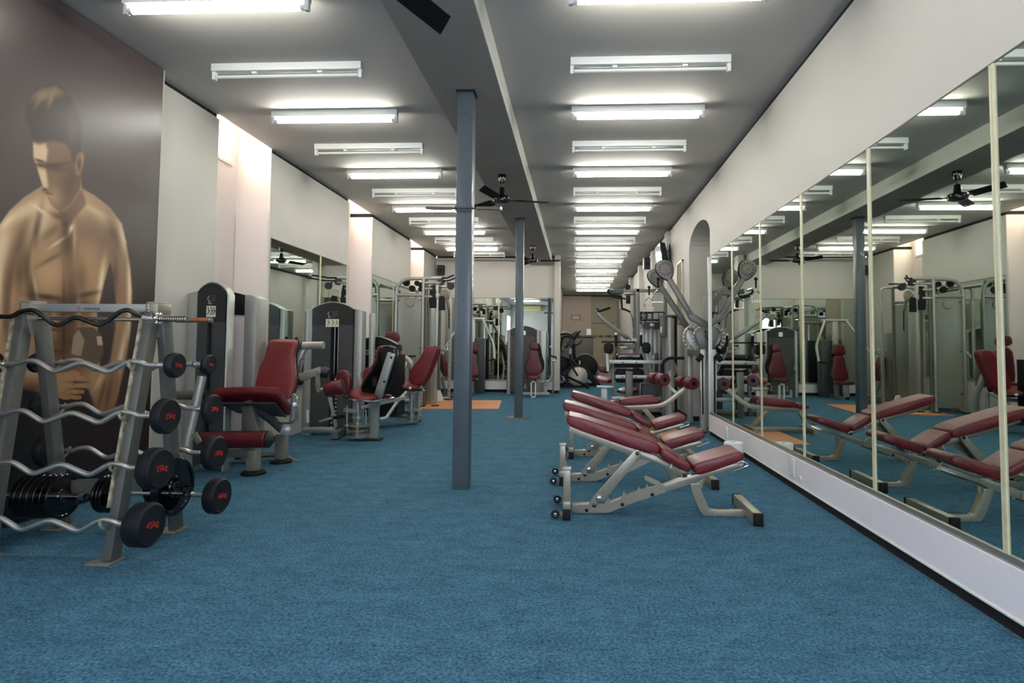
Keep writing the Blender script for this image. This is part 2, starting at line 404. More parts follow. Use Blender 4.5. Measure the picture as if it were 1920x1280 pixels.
# ---- pillars -------------------------------------------------------
for k, (x0, x1, y, lb) in enumerate([(-.979, -.850, 4.64, 'blue-grey square steel pillar nearest the camera, under the beam'),
                                     (-.992, -.866, 9.38, 'blue-grey square steel pillar further back with round floor plate')]):
    t = thing('steel_pillar', lb, 'pillar', ((x0+x1)/2, y+.065, 0), 'square pillars under the beam')
    obj('shaft', M().box(x0, x1, y, y+.13, .0, ZB-.012), pillarm, t, bevel=.006)
    obj('head_plate', M().box(x0-.012, x1+.012, y-.01, y+.14, ZB-.012, ZB), darkp, t)
    m = M()
    for z in (3.02, 2.2, 1.5): m.cyl((x0+.07, y-.002, z), (x0+.07, y+.002, z), .005, 8)
    obj('screw', m, darkp, t)
    if k == 1: obj('floor_plate', M().cyl(((x0+x1)/2, y+.06, 0), ((x0+x1)/2, y+.06, .006), .22, 30), pillarm, t)
# slim bar fixed across the first pillar
t = thing('cross_bar', 'thin brown ribbed bar fixed across the nearest pillar', 'bar', (W(869, 391, 4.62)))
for a, b_ in ((799, 848), (893, 940)):
    obj('ribbed_end', M().bar(W(a, 390, 4.62), W(b_, 391, 4.62), .022, .03), mat('brown_tube', (104, 88, 74), .5, var=.3, vscale=120), t)
obj('rod', M().bar(W(846, 390, 4.62), W(896, 391, 4.62), .012, .012), darkp, t)
obj('clamp', M().box(-.985, -.844, 4.625, 4.64, W(869, 395, 4.62).z, W(869, 385, 4.62).z), pillarm, t)
obj('end_cap', M().bar(W(938, 391, 4.62), W(941, 391, 4.62), .026, .034), white, t)

# ---- fluorescent lamps ----------------------------------------------
def make_lamp(lit, L, loc, label, group):
    t = thing('batten_light', label, 'ceiling light', loc, group)
    x, y, z = loc
    obj('housing', M().box(x-L/2, x+L/2, y-.0, y+.07, z-.062, z), offwhite, t, bevel=.004)
    for sgn in (-1, 1):
        e = x+sgn*(L/2-.012)
        obj('lamp_holder', M().box(e-.014, e+.014, y+.018, y+.052, z-.125, z-.06), offwhite, t, bevel=.003)
    obj('tube', M().cyl((x-L/2+.03, y+.035, z-.1), (x+L/2-.03, y+.035, z-.1), .019 if lit else .014, 14), tubeon if lit else tubeoff, t, label='glowing tube' if lit else 'unlit tube')
    for u in (-.22, .22): obj('clip', M().box(x+u*L-.02, x+u*L+.02, y+.025, y+.045, z-.078, z-.062), offwhite, t)
    if lit:
        for s_ in (-1, 1): obj('tube_cap', M().cyl((x+s_*(L/2-.02), y+.035, z-.1), (x+s_*(L/2-.055), y+.035, z-.1), .02, 12), white, t)
    return t
protos = {}
for side, x0, x1, n in (('left', -2.996, -1.75, 11), ('right', -.06, 1.195, 20)):
    li = ui = 0
    for i in range(-3, n):
        y = 4.54+.945*i
        if side == 'left' and y > 14.3: continue
        lit = (i % 2 == 1)
        vis = i >= -1
        L = x1-x0
        if i < -1: lab = ('lit' if lit else 'unlit') + ' white tube light on the ceiling, %s row, above and behind the camera' % side
        else:
            if lit: lab = 'lit white tube light, %s lit one from the camera in the %s ceiling row' % (ord_[li], side); li += 1
            else: lab = 'switched-off white tube light, %s unlit one from the camera in the %s ceiling row' % (ord_[ui], side); ui += 1
        key = (side, lit); loc = ((x0+x1)/2, y, ZC)
        grp = ('lit' if lit else 'unlit')+' tube lights in the %s ceiling row' % side
        if key not in protos: protos[key] = make_lamp(lit, L, loc, lab, grp)
        else: dup(protos[key], loc, lab)

# ---- ceiling fans ------------------------------------------------------
def make_fan(loc, ang, label, drop=0., R_=.60, pitch_=1):
    x, y, z = loc
    t = thing('ceiling_fan', label, 'fan', loc, 'black ceiling fans under the beam')
    obj('canopy', M().lathe([(.05, 0), (.052, -.02), (.035, -.10), (.02, -.105)], (x, y, z), (0, 0, 1), 18), gloss, t)
    obj('rod', M().cyl((x, y, z-.1), (x, y, z-.2-drop), .012, 10), darkp, t)
    obj('motor', M().lathe([(.018, -.15), (.035, -.16), (.045, -.25), (.1, -.27), (.11, -.30), (.1, -.335), (.05, -.35), (.01, -.352)], (x, y, z-drop), (0, 0, 1), 22), gloss, t)
    for k in range(3):
        a = ang+k*2*math.pi/3; d = Vector((math.cos(a), math.sin(a), 0)); s_ = Vector((-math.sin(a), math.cos(a), 0)); c = Vector((x, y, z-.31-drop))
        tilt = Vector((0, 0, .022*pitch_))
        m = M().bar(c+d*.08, c+d*.2, .035, .006, up=(0, 0, 1))
        ow = .052; o = [c+d*.17-s_*ow*.8-tilt, c+d*(R_-.05)-s_*ow*1.1-tilt, c+d*R_+s_*ow*.8+tilt, c+d*.17+s_*ow*.9+tilt]
        m.prism(o, (0, 0, .005)); obj('blade', m, black, t)
    return t
_tp = W(822, 40, 2.80)
make_fan((-.915, 2.28, ZB), math.atan2(_tp.y-2.28, _tp.x+.915), 'black ceiling fan nearest the camera, mostly above the frame', ZB-.31-_tp.z, .64, -1)
make_fan((-.915, 7.0, ZB), math.radians(15), 'black three-blade ceiling fan just behind the nearest pillar')
make_fan((-.915, 11.97, ZB), math.radians(0), 'black ceiling fan beyond the second pillar near the end wall')

# ---- speakers, TV, sockets ------------------------------------------------
def speaker(loc, label, w_=.16, h=.24, d=.16):
    t = thing('wall_speaker', label, 'speaker', loc); x, y, z = loc
    obj('cabinet', M().box(x-w_/2, x+w_/2, y, y+d, z, z+h), black, t, bevel=.008)
    obj('grille', M().box(x-w_/2+.012, x+w_/2-.012, y-.006, y, z+.012, z+h-.012), darkp, t)
    obj('cone', M().lathe([(.055, 0), (.05, -.006), (.02, -.002)], (x, y-.004, z+h*.4), (0, 1, 0), 16), rubber, t)
    return t
s1 = speaker((-3.42, 14.45, 2.93), 'small black speaker on the end wall at left, above the mirror')
obj('bracket', M().bar((-3.5, 14.62, 3.05), (-3.42, 14.6, 3.0), .03, .03), white, s1)
s2 = speaker((1.68, 14.0, 3.02), 'black box speaker high on the right wall behind the television', .17, .26, .2)
obj('side_panel', M().box(1.585, 1.594, 14.0, 14.2, 3.02, 3.28), white, s2)
tv = thing('television', 'tilted flat television on a black bracket high on the right wall', 'television', WX(1232, 480, 1.5))
Y0 = 10.9
a = W(1226, 457, Y0); b_ = W(1243, 455, Y0); c = W(1253, 488, Y0); d = W(1238, 490, Y0)
# screen side faces -X and tilts downward
obj('casing', M().prism([W(1237, 453, Y0), W(1247, 455, Y0), W(1254, 492, Y0), W(1243, 492, Y0)], (0, .72, 0)), black, tv, bevel=.005)
n = (W(1243, 492, Y0)-W(1237, 453, Y0))
u = n.normalized(); out = Vector((-u.z, 0, u.x)); out = out if out.x < 0 else -out
p0, p1 = W(1237, 453, Y0)+u*.02, W(1243, 492, Y0)-u*.02
obj('screen', M().prism([p0+V(0, .02, 0), p1+V(0, .02, 0), p1+V(0, .70, 0), p0+V(0, .70, 0)], out*.004), screen, tv)
q = lambda s_, y_: p0+(p1-p0)*s_+V(0, y_, 0)+out*.005
obj('picture', M().prism([q(.55, .06), q(.9, .06), q(.9, .66), q(.55, .66)], out*.001), mat('tv_picture', (150, 110, 100), .3, var=.5, vscale=7, col2=(60, 80, 110), emit=(120, 90, 90), estr=.25), tv)
obj('bracket', M().bar(W(1250, 472, Y0)+V(0, .36, 0), V(XR, Y0+.36, W(1250, 472, Y0).z+.03), .05, .05).box(XR-.02, XR, Y0+.26, Y0+.46, 2.8, 3.1), black, tv)
obj('cable', M().tube(fillet([W(1252, 468, Y0)+V(0, .3, 0), W(1262, 466, Y0+.2), W(1262, 482, Y0+.2), W(1256, 500, Y0+.3), V(XR-.01, Y0+.4, 2.2)], .05), .006, 6), black, tv)
for px, py, kk in ((1487, 877, 0), (1501, 898, 1), (1364, 812, 2)):
    p = WX(px, py, XR-.03)
    t = thing('wall_socket', ['white double power socket on the mirror plinth', 'small round white cover on the mirror plinth beside the socket', 'white socket on the plinth above the paper roll'][kk], 'socket', p)
    if kk == 1:
        obj('cover', M().lathe([(.026, 0), (.024, -.008), (.001, -.01)], p, (1, 0, 0), 18), white, t)
    else:
        obj('plate', M().box(p.x-.014, p.x, p.y-.045, p.y+.045, p.z-.07, p.z+.07), white, t, bevel=.008)
        m = M()
        for dz in (-.03, .03): m.cyl((p.x-.0145, p.y, p.z+dz), (p.x-.010, p.y, p.z+dz), .02, 14)
        obj('inset', m, plinthm, t)
m = M().lathe([(.02, 0), (.085, 0), (.09, .004), (.09, .215), (.085, .22), (.02, .22)], (1.52, 5.82, 0), (0, 0, 1), 30)
t = thing('paper_towel_roll', 'white paper towel roll standing on the carpet beside the mirror plinth', 'paper roll', (1.52, 5.82, 0))
obj('roll', m, papr, t)
obj('core', M().cyl((1.52, 5.82, .001), (1.52, 5.82, .2215), .021, 16), wood, t)
# orange mats
m = M().prism([WZ(770, 767, .0), WZ(935, 767, .0), WZ(941, 751, .0), WZ(840, 751, .0), WZ(800, 751, 0)], (0, 0, .012))
tag(obj('floor_mat', m, matm), 'orange wood-effect floor mat under the cable station', 'mat')
# mat seen in the mirror only, to the right of the left machines
tag(obj('floor_mat', M().box(.77, 1.38, 7.1, 8.5, 0, .012), matm), 'orange floor mat under the roller bench near the multi gym', 'mat')
# AC on front wall, seen in the end mirror
t = thing('air_conditioner', 'cream air conditioner high on the front wall, seen in the end mirror', 'air conditioner', (-2.2, YF, 2.9))
obj('body', M().box(-3.2, -1.95, YF+.012, YF+.22, 3.08, 3.36), yellowp, t, bevel=.03)
obj('louvre', M().box(-3.1, -2.05, YF+.22, YF+.228, 3.1, 3.14), white, t)
# ================================================================== POSTER
def make_poster():
    SC = 1.2; X0, X1, Y0_, Y1_ = -300, 640, -260, 1750        # crop units
    w_, h = int((X1-X0)*SC), int((Y1_-Y0_)*SC)
    yy, xx = np.mgrid[0:h, 0:w_]; gx = xx/SC+X0; gy = yy/SC+Y0_
    def blur(a, s):
        if s <= 0: return a
        s *= SC; r = max(1, int(s*2.5)); k = np.exp(-.5*(np.arange(-r, r+1)/s)**2); k /= k.sum()
        a = np.apply_along_axis(lambda v: np.convolve(np.pad(v, r, mode='edge'), k, 'valid'), 0, a)
        return np.apply_along_axis(lambda v: np.convolve(np.pad(v, r, mode='edge'), k, 'valid'), 1, a)
    def poly(pts, s=2.):
        x0, x1 = min(p[0] for p in pts)-3*s-4, max(p[0] for p in pts)+3*s+4; y0, y1 = min(p[1] for p in pts)-3*s-4, max(p[1] for p in pts)+3*s+4
        a0, a1 = max(0, int((x0-X0)*SC)), min(w_, int((x1-X0)*SC)); b0, b1 = max(0, int((y0-Y0_)*SC)), min(h, int((y1-Y0_)*SC))
        sx, sy = gx[b0:b1, a0:a1], gy[b0:b1, a0:a1]; ins = np.zeros(sx.shape, bool)
        for (ax, ay), (bx, by) in zip(pts, pts[1:]+pts[:1]):
            if ay == by: continue
            c = ((ay > sy) != (by > sy)) & (sx < (bx-ax)*(sy-ay)/(by-ay)+ax); ins ^= c
        out = np.zeros((h, w_)); out[b0:b1, a0:a1] = blur(ins.astype(float), s); return out
    def blob(x, y, rx, ry, ang=0):
        c, s = math.cos(math.radians(ang)), math.sin(math.radians(ang)); dx, dy = gx-x, gy-y
        u, v = (dx*c+dy*s)/rx, (-dx*s+dy*c)/ry; return np.exp(-.5*(u*u+v*v))
    img = np.zeros((h, w_, 3)); t = np.clip(gy/1500, 0, 1)[..., None]
    img[:] = np.array([82, 70, 70])*(1-t)+np.array([42, 30, 24])*t
    def over(mask, col, a=1.):
        nonlocal img
        mk = (np.clip(mask, 0, 1)*a)[..., None]; img = img*(1-mk)+np.array(col)*mk
    torso = poly([(150,432),(90,470),(35,520),(-10,585),(-40,680),(-60,820),(-60,1000),(-20,1150),(70,1180),(180,1175),(340,1180),(372,1120),(360,1000),(358,900),(384,790),(408,700),(425,690),(466,640),(450,570),(405,508),(350,465),(302,438),(296,380),(200,400)], 2.5)
    arm = poly([(400,690),(420,760),(427,860),(424,960),(405,1080),(330,1180),(330,1240),(400,1290),(430,1220),(462,1090),(482,960),(488,820),(480,735),(465,640),(440,600)], 3)
    skin = (168, 132, 96); over(torso, skin); over(arm, (150, 116, 86))
    body = np.clip(torso+arm, 0, 1)
    def sh(x, y, rx, ry, ang, col, a): over(blob(x, y, rx*.9, ry*.9, ang)*body, col, min(.95, a*1.3))
    D = (58, 36, 24); Hc = (240, 212, 172)
    for p in [(260,820,24,150,0,D,.55),(250,620,22,60,0,D,.6),(115,800,16,90,-8,D,.8),(240,1020,70,130,0,(96,62,42),.75),(200,880,90,22,-6,D,.45),(330,880,40,20,12,D,.5),
              (185,600,36,12,-38,D,.35),(330,600,50,40,20,(120,88,64),.6),(395,640,30,60,10,(110,80,58),.55),(60,760,28,60,15,D,.5),(20,920,24,120,0,D,.5),(345,980,14,120,0,(196,160,120),.4),
              (100,520,60,22,-30,Hc,.55),(150,560,26,60,25,Hc,.5),(180,760,55,50,0,(196,156,112),.6),(310,720,40,60,0,(178,138,98),.5),(10,640,24,70,8,Hc,.5),(-20,900,22,150,0,Hc,.6),(372,790,8,70,8,Hc,.75),(452,620,12,50,-12,Hc,.6),
              (478,820,8,130,0,Hc,.75),(445,1060,8,90,12,Hc,.55),(425,760,10,60,0,D,.4),(210,1100,70,40,0,(110,74,50),.7),(264,585,7,16,25,(240,212,176),.8),(150,1010,14,110,0,(128,90,62),.5),(290,1000,50,12,-8,D,.35),(285,930,50,10,-4,D,.3),(70,640,16,70,18,D,.35),
              (132,600,10,70,12,D,.6),(150,520,30,6,35,Hc,.6),(210,640,30,5,-35,Hc,.5),(185,700,45,7,-30,D,.35),(120,690,8,60,5,(190,150,110),.5),(175,840,50,8,8,D,.7),(130,800,6,40,-10,Hc,.35),(320,830,40,8,-12,D,.55),(300,770,14,50,0,D,.25),
              (200,930,8,50,0,Hc,.25),(290,900,8,60,0,Hc,.25),(235,940,5,110,0,D,.8),(200,960,30,5,0,D,.5),(205,1040,30,5,0,D,.5),(390,560,50,12,35,(196,160,122),.5),(420,600,14,50,-20,D,.35),(350,520,60,10,28,Hc,.3),
              (30,560,36,10,-45,Hc,.6),(-5,760,14,100,4,Hc,.5),(48,850,10,90,4,(196,150,108),.5),(15,1040,20,50,0,(190,140,98),.5),(300,500,20,30,0,Hc,.3),(240,560,8,30,0,D,.7),(275,620,6,50,0,(196,160,122),.6),(222,545,30,10,20,D,.5)]: sh(*p)
    # forearm across the belly and hands
    fa = poly([(-60,1080),(60,1110),(190,1112),(235,1130),(240,1180),(200,1205),(70,1180),(-60,1170)], 3); over(fa, (150, 108, 74)); over(fa*blob(80,1120,120,14), Hc, .4); over(fa*blob(60,1178,140,14), D, .6)
    over(poly([(-60,1190),(80,1178),(150,1195),(250,1195),(262,1290),(250,1700),(-60,1700)], 4), (22, 18, 18)); over(poly([(120,1200),(400,1190),(440,1290),(450,1700),(120,1700)], 6), (34, 24, 22))
    db = poly([(285,952),(345,950),(378,985),(382,1050),(362,1085),(300,1100),(262,1050),(270,985)], 2); over(db, (92, 74, 60)); over(poly([(270,985),(290,958),(312,1000),(298,1058),(262,1050)], 1.5), (150, 132, 112)); over(poly([(356,985),(374,985),(380,1018),(360,1018)], 1), (180, 160, 135))
    for x, y, rx, ry in [(228,1148,40,30),(268,1128,26,16),(298,1142,18,9),(296,1166,20,9),(290,1190,20,9),(282,1210,18,8),(245,1190,38,26)]: over((blob(x, y, rx, ry) > .55).astype(float)*1., (168, 126, 88), .85)
    for y in (1154, 1178, 1200): over(blob(292, y, 24, 2.5), D, .8)
    over(poly([(330,1180),(360,1120),(400,1100),(440,1110),(440,1180),(420,1260),(380,1275),(345,1240)], 4), (134, 98, 72)); over(blob(365,1150,10,36,30), Hc, .5); over(blob(400,1200,6,50,10), D, .5); over(blob(375,1200,5,45,15), D, .5)
    # neck, head
    over(poly([(206,500),(236,530),(300,440),(312,470),(318,500),(262,560),(230,560)], 4)*body, (104, 72, 50), .8)
    head = poly([(120,262),(122,330),(132,352),(138,372),(146,398),(156,432),(170,452),(176,472),(190,500),(208,516),(230,520),(262,492),(296,440),(302,372),(306,310),(300,230),(262,150),(200,140),(140,190)], 2); over(head, (122, 90, 66))
    over(poly([(120,262),(122,330),(134,352),(140,385),(156,430),(172,450),(178,430),(174,400),(168,360),(176,300),(166,262)], 4)*head, (226, 196, 156), .85)
    over(blob(200,470,22,26)*head, (184, 148, 112), .7); over(blob(196,362,30,9,6)*head, D, .6); over(blob(150,352,14,5,12)*head, D, .9); over(blob(196,352,34,5,-6)*head, (58, 38, 28), .8); over(blob(148,338,18,4,18)*head, (58, 38, 28), .9)
    over(blob(176,456,13,3.5,14), (110, 62, 50), .9); over(blob(181,468,12,3,14), (190, 138, 112), .8); over(blob(166,443,7,4), D, .8); over(blob(262,420,26,60,10)*head, (84, 58, 42), .7)
    over(poly([(282,310),(300,304),(310,318),(308,350),(296,388),(284,392),(276,360)], 2), (150, 112, 84)); over(blob(292,348,6,20), D, .7)
    hair = poly([(94,148),(104,108),(150,66),(210,60),(256,96),(290,170),(302,240),(302,306),(284,308),(272,352),(262,300),(240,270),(190,262),(146,276),(122,268),(112,236),(100,200)], 3); over(blur(hair, 5), (52, 39, 36), .92); over(blob(160,92,40,20,-14)*hair, (150, 124, 96), .8); over(blob(210,80,24,12,20)*hair, (140, 114, 88), .6); over(blob(188,110,6,26,20)*hair, (150, 124, 96), .6); over(blob(140,120,5,24,30)*hair, (130, 106, 82), .6); over(blob(265,240,14,60)*hair, (86, 68, 58), .6)
    img *= (1+.02*np.sin(gx*.9)*np.sin(gy*.37))[..., None]
    YA, YBp, ZA, ZBp = 2.4, 4.615, .04, 3.405
    TW, TH = 768, 1152
    ty = YA+(np.arange(TW)+.5)/TW*(YBp-YA); tz = ZA+(np.arange(TH)+.5)/TH*(ZBp-ZA); TY, TZ = np.meshgrid(ty, tz)
    P = np.stack([np.full_like(TY, -3.45), TY, TZ-1.12], -1)
    dd = P@np.array(Fw); px = CX+FPX*(P@np.array(Rt))/dd; py = CY-FPX*(P@np.array(Up))/dd
    u = ((px*1.969-X0)*SC).clip(0, w_-1.01); v = (((py-130)*1.969-Y0_)*SC).clip(0, h-1.01)
    ui, vi = u.astype(int), v.astype(int)
    tex = img[vi, ui]/255.
    im = bpy.data.images.new('mural_print', TW, TH); buf = np.ones((TH, TW, 4), np.float32); buf[..., :3] = tex.clip(0, 1)
    im.pixels.foreach_set(buf.ravel()); im.update(); im.pack()
    mt = bpy.data.materials.new('mural_print'); mt.use_nodes = True; nt = mt.node_tree; b = nt.nodes['Principled BSDF']
    tn = nt.nodes.new('ShaderNodeTexImage'); tn.image = im; nt.links.new(tn.outputs[0], b.inputs['Base Color']); b.inputs['Roughness'].default_value = .34
    tc = nt.nodes.new('ShaderNodeTexCoord'); nz = nt.nodes.new('ShaderNodeTexNoise'); nz.inputs['Scale'].default_value = 3; bp_ = nt.nodes.new('ShaderNodeBump'); bp_.inputs['Strength'].default_value = .15
    nt.links.new(tc.outputs['Object'], nz.inputs['Vector']); nt.links.new(nz.outputs[0], bp_.inputs['Height']); nt.links.new(bp_.outputs[0], b.inputs['Normal'])
    t = thing('wall_mural', 'huge dark brown photo print of a shirtless man holding a dumbbell on the left wall', 'poster', (-3.5, YBp, ZA))
    obj('board', M().box(-3.572, -3.452, YA, YBp, ZA, ZBp), darkp, t); obj('edge_trim', M().box(-3.572, -3.448, YBp, YBp+.012, ZA, ZBp), wallm, t)
    me = bpy.data.meshes.new('print'); og = ORG[t.name]
    me.from_pydata([tuple(Vector(c)-og) for c in ((-3.45, YA, ZA), (-3.45, YBp, ZA), (-3.45, YBp, ZBp), (-3.45, YA, ZBp))], [], [(0, 1, 2, 3)])
    uv = me.uv_layers.new(name='UVMap')
    for i, c in enumerate(((0, 0), (1, 0), (1, 1), (0, 1))): uv.data[i].uv = c
    me.materials.append(mt); o = bpy.data.objects.new('print', me); COL.objects.link(o); o.parent = t
make_poster()

# ================================================================== BENCHES
def BP(x, y, Y): return W(1000+x/4.174, 720+y/4.174, Y)
def make_bench():
    YC = 4.08; t = thing('adjustable_bench', 'red-padded adjustable bench nearest the camera, creased leather near its top end', 'bench', (.45, YC, 0), 'row of adjustable benches')
    Yn = YC-.13
    def pad(name, pts, Ya, wd, r=.022, m=vinyl):
        o = obj(name, padmesh([BP(x, y, Ya) for x, y in pts], (0, wd, 0), r, 1), m, t); return o
    bk = pad('backrest_pad', [(268,262),(292,238),(640,348),(960,455),(992,500),(985,545),(960,552),(700,476),(400,378),(282,326),(264,300)], Yn, .27)
    # wrinkles of the worn end
    m = M()
    for x in (382, 400, 418, 436, 455): m.tube([BP(x, 368+.3*(x-380), Yn-.001), BP(x+14, 330+.3*(x-380), Yn-.003), BP(x+26, 300+.3*(x-380), Yn+.0)], .0028, 6)
    obj('crease', m, vinyl, bk)
    pad('hip_pad', [(1000,520),(1018,500),(1060,515),(1222,625),(1238,655),(1225,686),(1195,684),(1020,590),(998,555)], Yn, .27)
    pad('seat_pad', [(1258,645),(1280,620),(1590,530),(1632,535),(1655,570),(1645,600),(1340,705),(1290,712),(1265,690)], Yn-.01, .30)
    Y = YC-.025; D = .05
    def pr(name, pts, Ya=None, d=D, mt_=steel, bv=.004, par=None): return obj(name, M().prism([BP(x, y, Ya if Ya else Y) for x, y in pts], (0, d, 0)), mt_, par or t, bevel=bv)
    pr('back_rail', [(285,328),(700,478),(960,560),(1010,590),(1200,690),(1205,735),(1170,728),(960,615),(700,535),(275,378)])
    pr('seat_rail', [(1020,785),(1212,722),(1600,614),(1628,650),(1330,735),(1270,772),(1030,848)])
    pr('base_rail', [(300,935),(440,935),(560,935),(860,828),(1025,785),(1030,848),(800,925),(590,1008),(345,1012),(300,1000)])
    # toothed ladder plate
    lp = pr('ladder_plate', [(430,940),(470,880),(520,942),(562,932),(585,880),(604,926),(690,892),(708,832),(728,872),(808,852),(824,796),(842,835),(874,822),(888,778),(908,812),(960,790),(880,752),(866,730),(880,716),(990,762),(1030,800),(1036,846),(760,935),(590,1006),(350,1008),(345,945)], YC-.033, .008, MATS['champagne_steel'], 0)
    pr('ladder_plate', [(562,932),(585,880),(604,926),(690,892),(708,832),(728,872),(808,852),(824,796),(842,835),(874,822),(888,778),(908,812),(960,790),(1036,846),(760,935)], YC+.026, .008, steel, 0)
    for x, y in ((417, 986), (697, 941), (930, 864)):
        obj('bolt', M().lathe([(.011, 0), (.012, -.004), (.008, -.009), (.001, -.01)], BP(x, y, YC-.034), (0, 1, 0), 12), black, lp)
    for x, y, r in ((476, 946, .013), (812, 540, .012), (1185, 710, .012)):
        obj('pivot_bolt', M().lathe([(r, 0), (r*1.05, -.008), (r*.6, -.014), (.001, -.015)], BP(x, y, YC-.043), (0, 1, 0), 14), darkchrome, t)
    # support strut: two flat bars
    for yy in (YC-.042, YC+.034):
        obj('support_strut', M().prism([BP(*p, yy) for p in ((790,520),(815,508),(842,530),(838,565),(560,905),(535,915),(465,890),(472,878))], (0, .008, 0)), steel, t, bevel=.002)
    obj('support_bar', M().bar(BP(800, 555, YC), BP(505, 900, YC), .03, .05), steel, t, bevel=.004)
    pr('gusset', [(838,575),(900,580),(930,600),(690,715),(700,690)], YC+.03, .006, steel, 0)
    pr('strut_roller', [(498,884),(530,884),(530,935),(498,935)], YC-.06, .12, chrome)
    # left end: upright, foot bar, wheels
    obj('upright_post', M().prism([BP(x, y, YC-.2) for x, y in ((235,665),(290,665),(293,935),(232,935))], (0, .05, 0)), steel, t, bevel=.004)
    obj('post_cap', M().prism([BP(x, y, YC-.203) for x, y in ((228,655),(296,655),(296,676),(228,676))], (0, .056, 0)), silver, t, bevel=.003)
    obj('foot_bar', M().prism([BP(x, y, YC-.21) for x, y in ((230,925),(292,925),(292,985),(230,985))], (0, .42, 0)), steel, t, bevel=.004)
    for Ya in (YC-.213, YC+.16):
        q0, q1 = BP(229, 978, Ya), BP(290, 978, Ya)
        obj('rubber_foot', M().box(q0.x, q1.x, Ya, Ya+.055, 0.0, q0.z), black, t, bevel=.003)
    q0, q1 = BP(236, 960, YC), BP(350, 960, YC)
    for zpx, nm in ((1018, 1),):
        for Ya in (YC-.21, YC+.17):
            c = BP(182 if zpx < 1000 else 172, zpx, YC-.2); c.y = Ya; c.z = max(c.z, .029)
            wh = obj('wheel', M().lathe([(.012, 0), (.027, 0), (.029, .004), (.029, .02), (.027, .024), (.012, .024)], c, (0, 1, 0), 20), rubber, t)
            obj('wheel_hub', M().lathe([(.002, -.006), (.012, -.004), (.014, 0), (.014, .026)], c, (0, 1, 0), 14), chrome, wh)
            e = BP(240, zpx, YC-.2); e.y = Ya+.012; obj('wheel_arm', M().bar(c+V(0, .032, 0), V(e.x, e.y+.02, c.z), .028, .006), steel, t)
    # curved front leg + crossbar
    pts = fillet([BP(1262, 770, YC), BP(1262, 800, YC), BP(1300, 900, YC), BP(1352, 1010, YC), BP(1450, 1022, YC), BP(1700, 1016, YC)], .12, 8)
    obj('curved_leg', M().path(pts, .062, .05), steel, t, bevel=.004)
    pr('gusset', [(1290,770),(1330,750),(1325,800),(1300,840),(1280,800)], YC-.005, .01, steel, 0)
    cx = BP(1762, 1075, 3.84).x
    obj('crossbar', M().box(cx-.028, cx+.028, 3.845, 4.345, .004, .078), steel, t, bevel=.004)
    for Ya in (3.83, 4.335): obj('end_cap', M().box(cx-.030, cx+.030, Ya, Ya+.024, 0, .080), black, t, bevel=.003)
    obj('hinge_bolt', M().lathe([(.014, -.03), (.014, .03)], BP(1680, 1030, YC-.02), (0, 1, 0), 12), chrome, t)
    obj('handle', M().tube(fillet([BP(1568, 678, YC-.08), BP(1690, 635, YC-.08), BP(1655, 606, YC-.06), BP(1600, 625, YC-.06)], .015), .0048, 8), chrome, t)
    obj('tag', M().prism([BP(x, y, Yn-.002) for x, y in ((1070,655),(1084,620),(1088,625),(1076,660))], (0, .002, 0)), white, t)
    return t
B1 = make_bench()
b2 = dup(B1, (.40, 5.03, 0), 'red-padded adjustable bench in the middle of the three side by side')
b3 = dup(B1, (.46, 6.18, 0), 'red-padded adjustable bench furthest from the camera of the three side by side')

# ================================================================== BARBELL RACK
def rackpost(t, px0, Ya, px1, Yb_, name='post', w_=.05, d=.07, m=greysteel):
    p, q = W(*px0, Ya), W(*px1, Yb_); q.z = .012
    o = obj(name, M().bar(p, q, w_, d, up=(0, 1, 0)), m, t, bevel=.006); return p, q, o
rk = thing('barbell_rack', 'grey A-frame rack holding fixed curl barbells, in front of the photo mural', 'rack', (-2.7, 3.25, 0))
fp = {}
for side, top, bot, rtop, rbot in (('r', (287, 585), (208, 1052), (308, 600), (330, 993)), ('l', (48, 583), (-26, 1052), (78, 600), (118, 993))):
    p, q, o = rackpost(rk, top, 3.20, bot, 2.96); fp[side] = (p, q)
    # cream inner lip
    d = (q-p); m = M().bar(p+d*.03+V(-.030, -.022, 0), p+d*.80+V(-.030, -.022, 0), .016, .05); obj('holder_channel', m, mat('worn_cream' + side, (196, 188, 158), .5, .2, var=.35, vscale=30, col2=(120, 112, 90)), rk, bevel=.002)
    obj('foot_plate', M().box(q.x-.09, q.x+.035, q.y-.06, q.y+.06, 0, .012), steel, rk, bevel=.004)
    p2, q2, o = rackpost(rk, rtop, 3.24, rbot, 3.48); fp[side+'b'] = (p2, q2)
    obj('foot_plate', M().box(q2.x-.09, q2.x+.035, q2.y-.06, q2.y+.06, 0, .012), steel, rk, bevel=.004)
    c = (p+p2)/2; obj('top_bracket', M().box(c.x-.045, c.x+.03, 3.17, 3.28, p.z-.015, p.z+.05), steel, rk, bevel=.006)
    obj('top_cap', M().box(c.x-.04, c.x+.025, 3.175, 3.275, p.z+.05, p.z+.058), silver, rk, bevel=.003)
    m = M()
    for k in range(3): m.lathe([(.009, 0), (.009, -.008), (.001, -.009)], (c.x-.02, 3.17, p.z+.0+.018*k), (0, 1, 0), 8)
    obj('bolt', m, chrome, rk)
    obj('gusset_plate', M().prism([V(c.x+.0, 3.17, p.z-.02), V(c.x+.0, 3.27, p.z-.02), V(c.x+.0, 3.235, p.z-.14), V(c.x+.0, 3.205, p.z-.14)], (.006, 0, 0)), steel, rk)
a, b_ = W(62, 577, 3.22), W(283, 578, 3.22)
tb_ = obj('top_beam', M().bar(a, b_, .05, .046, up=(0, 0, 1)), silver, rk, bevel=.004)
ux = (b_-a).normalized(); n_ = V(0, -1, 0)
text('lettering', 'h', .034, W(148, 578, 3.194), ux, (0, 0, 1), redink, tb_, .0006)
text('lettering', 'LIFEMOTION', .017, W(172, 579, 3.194), ux, (0, 0, 1), darkink, tb_, .0006)
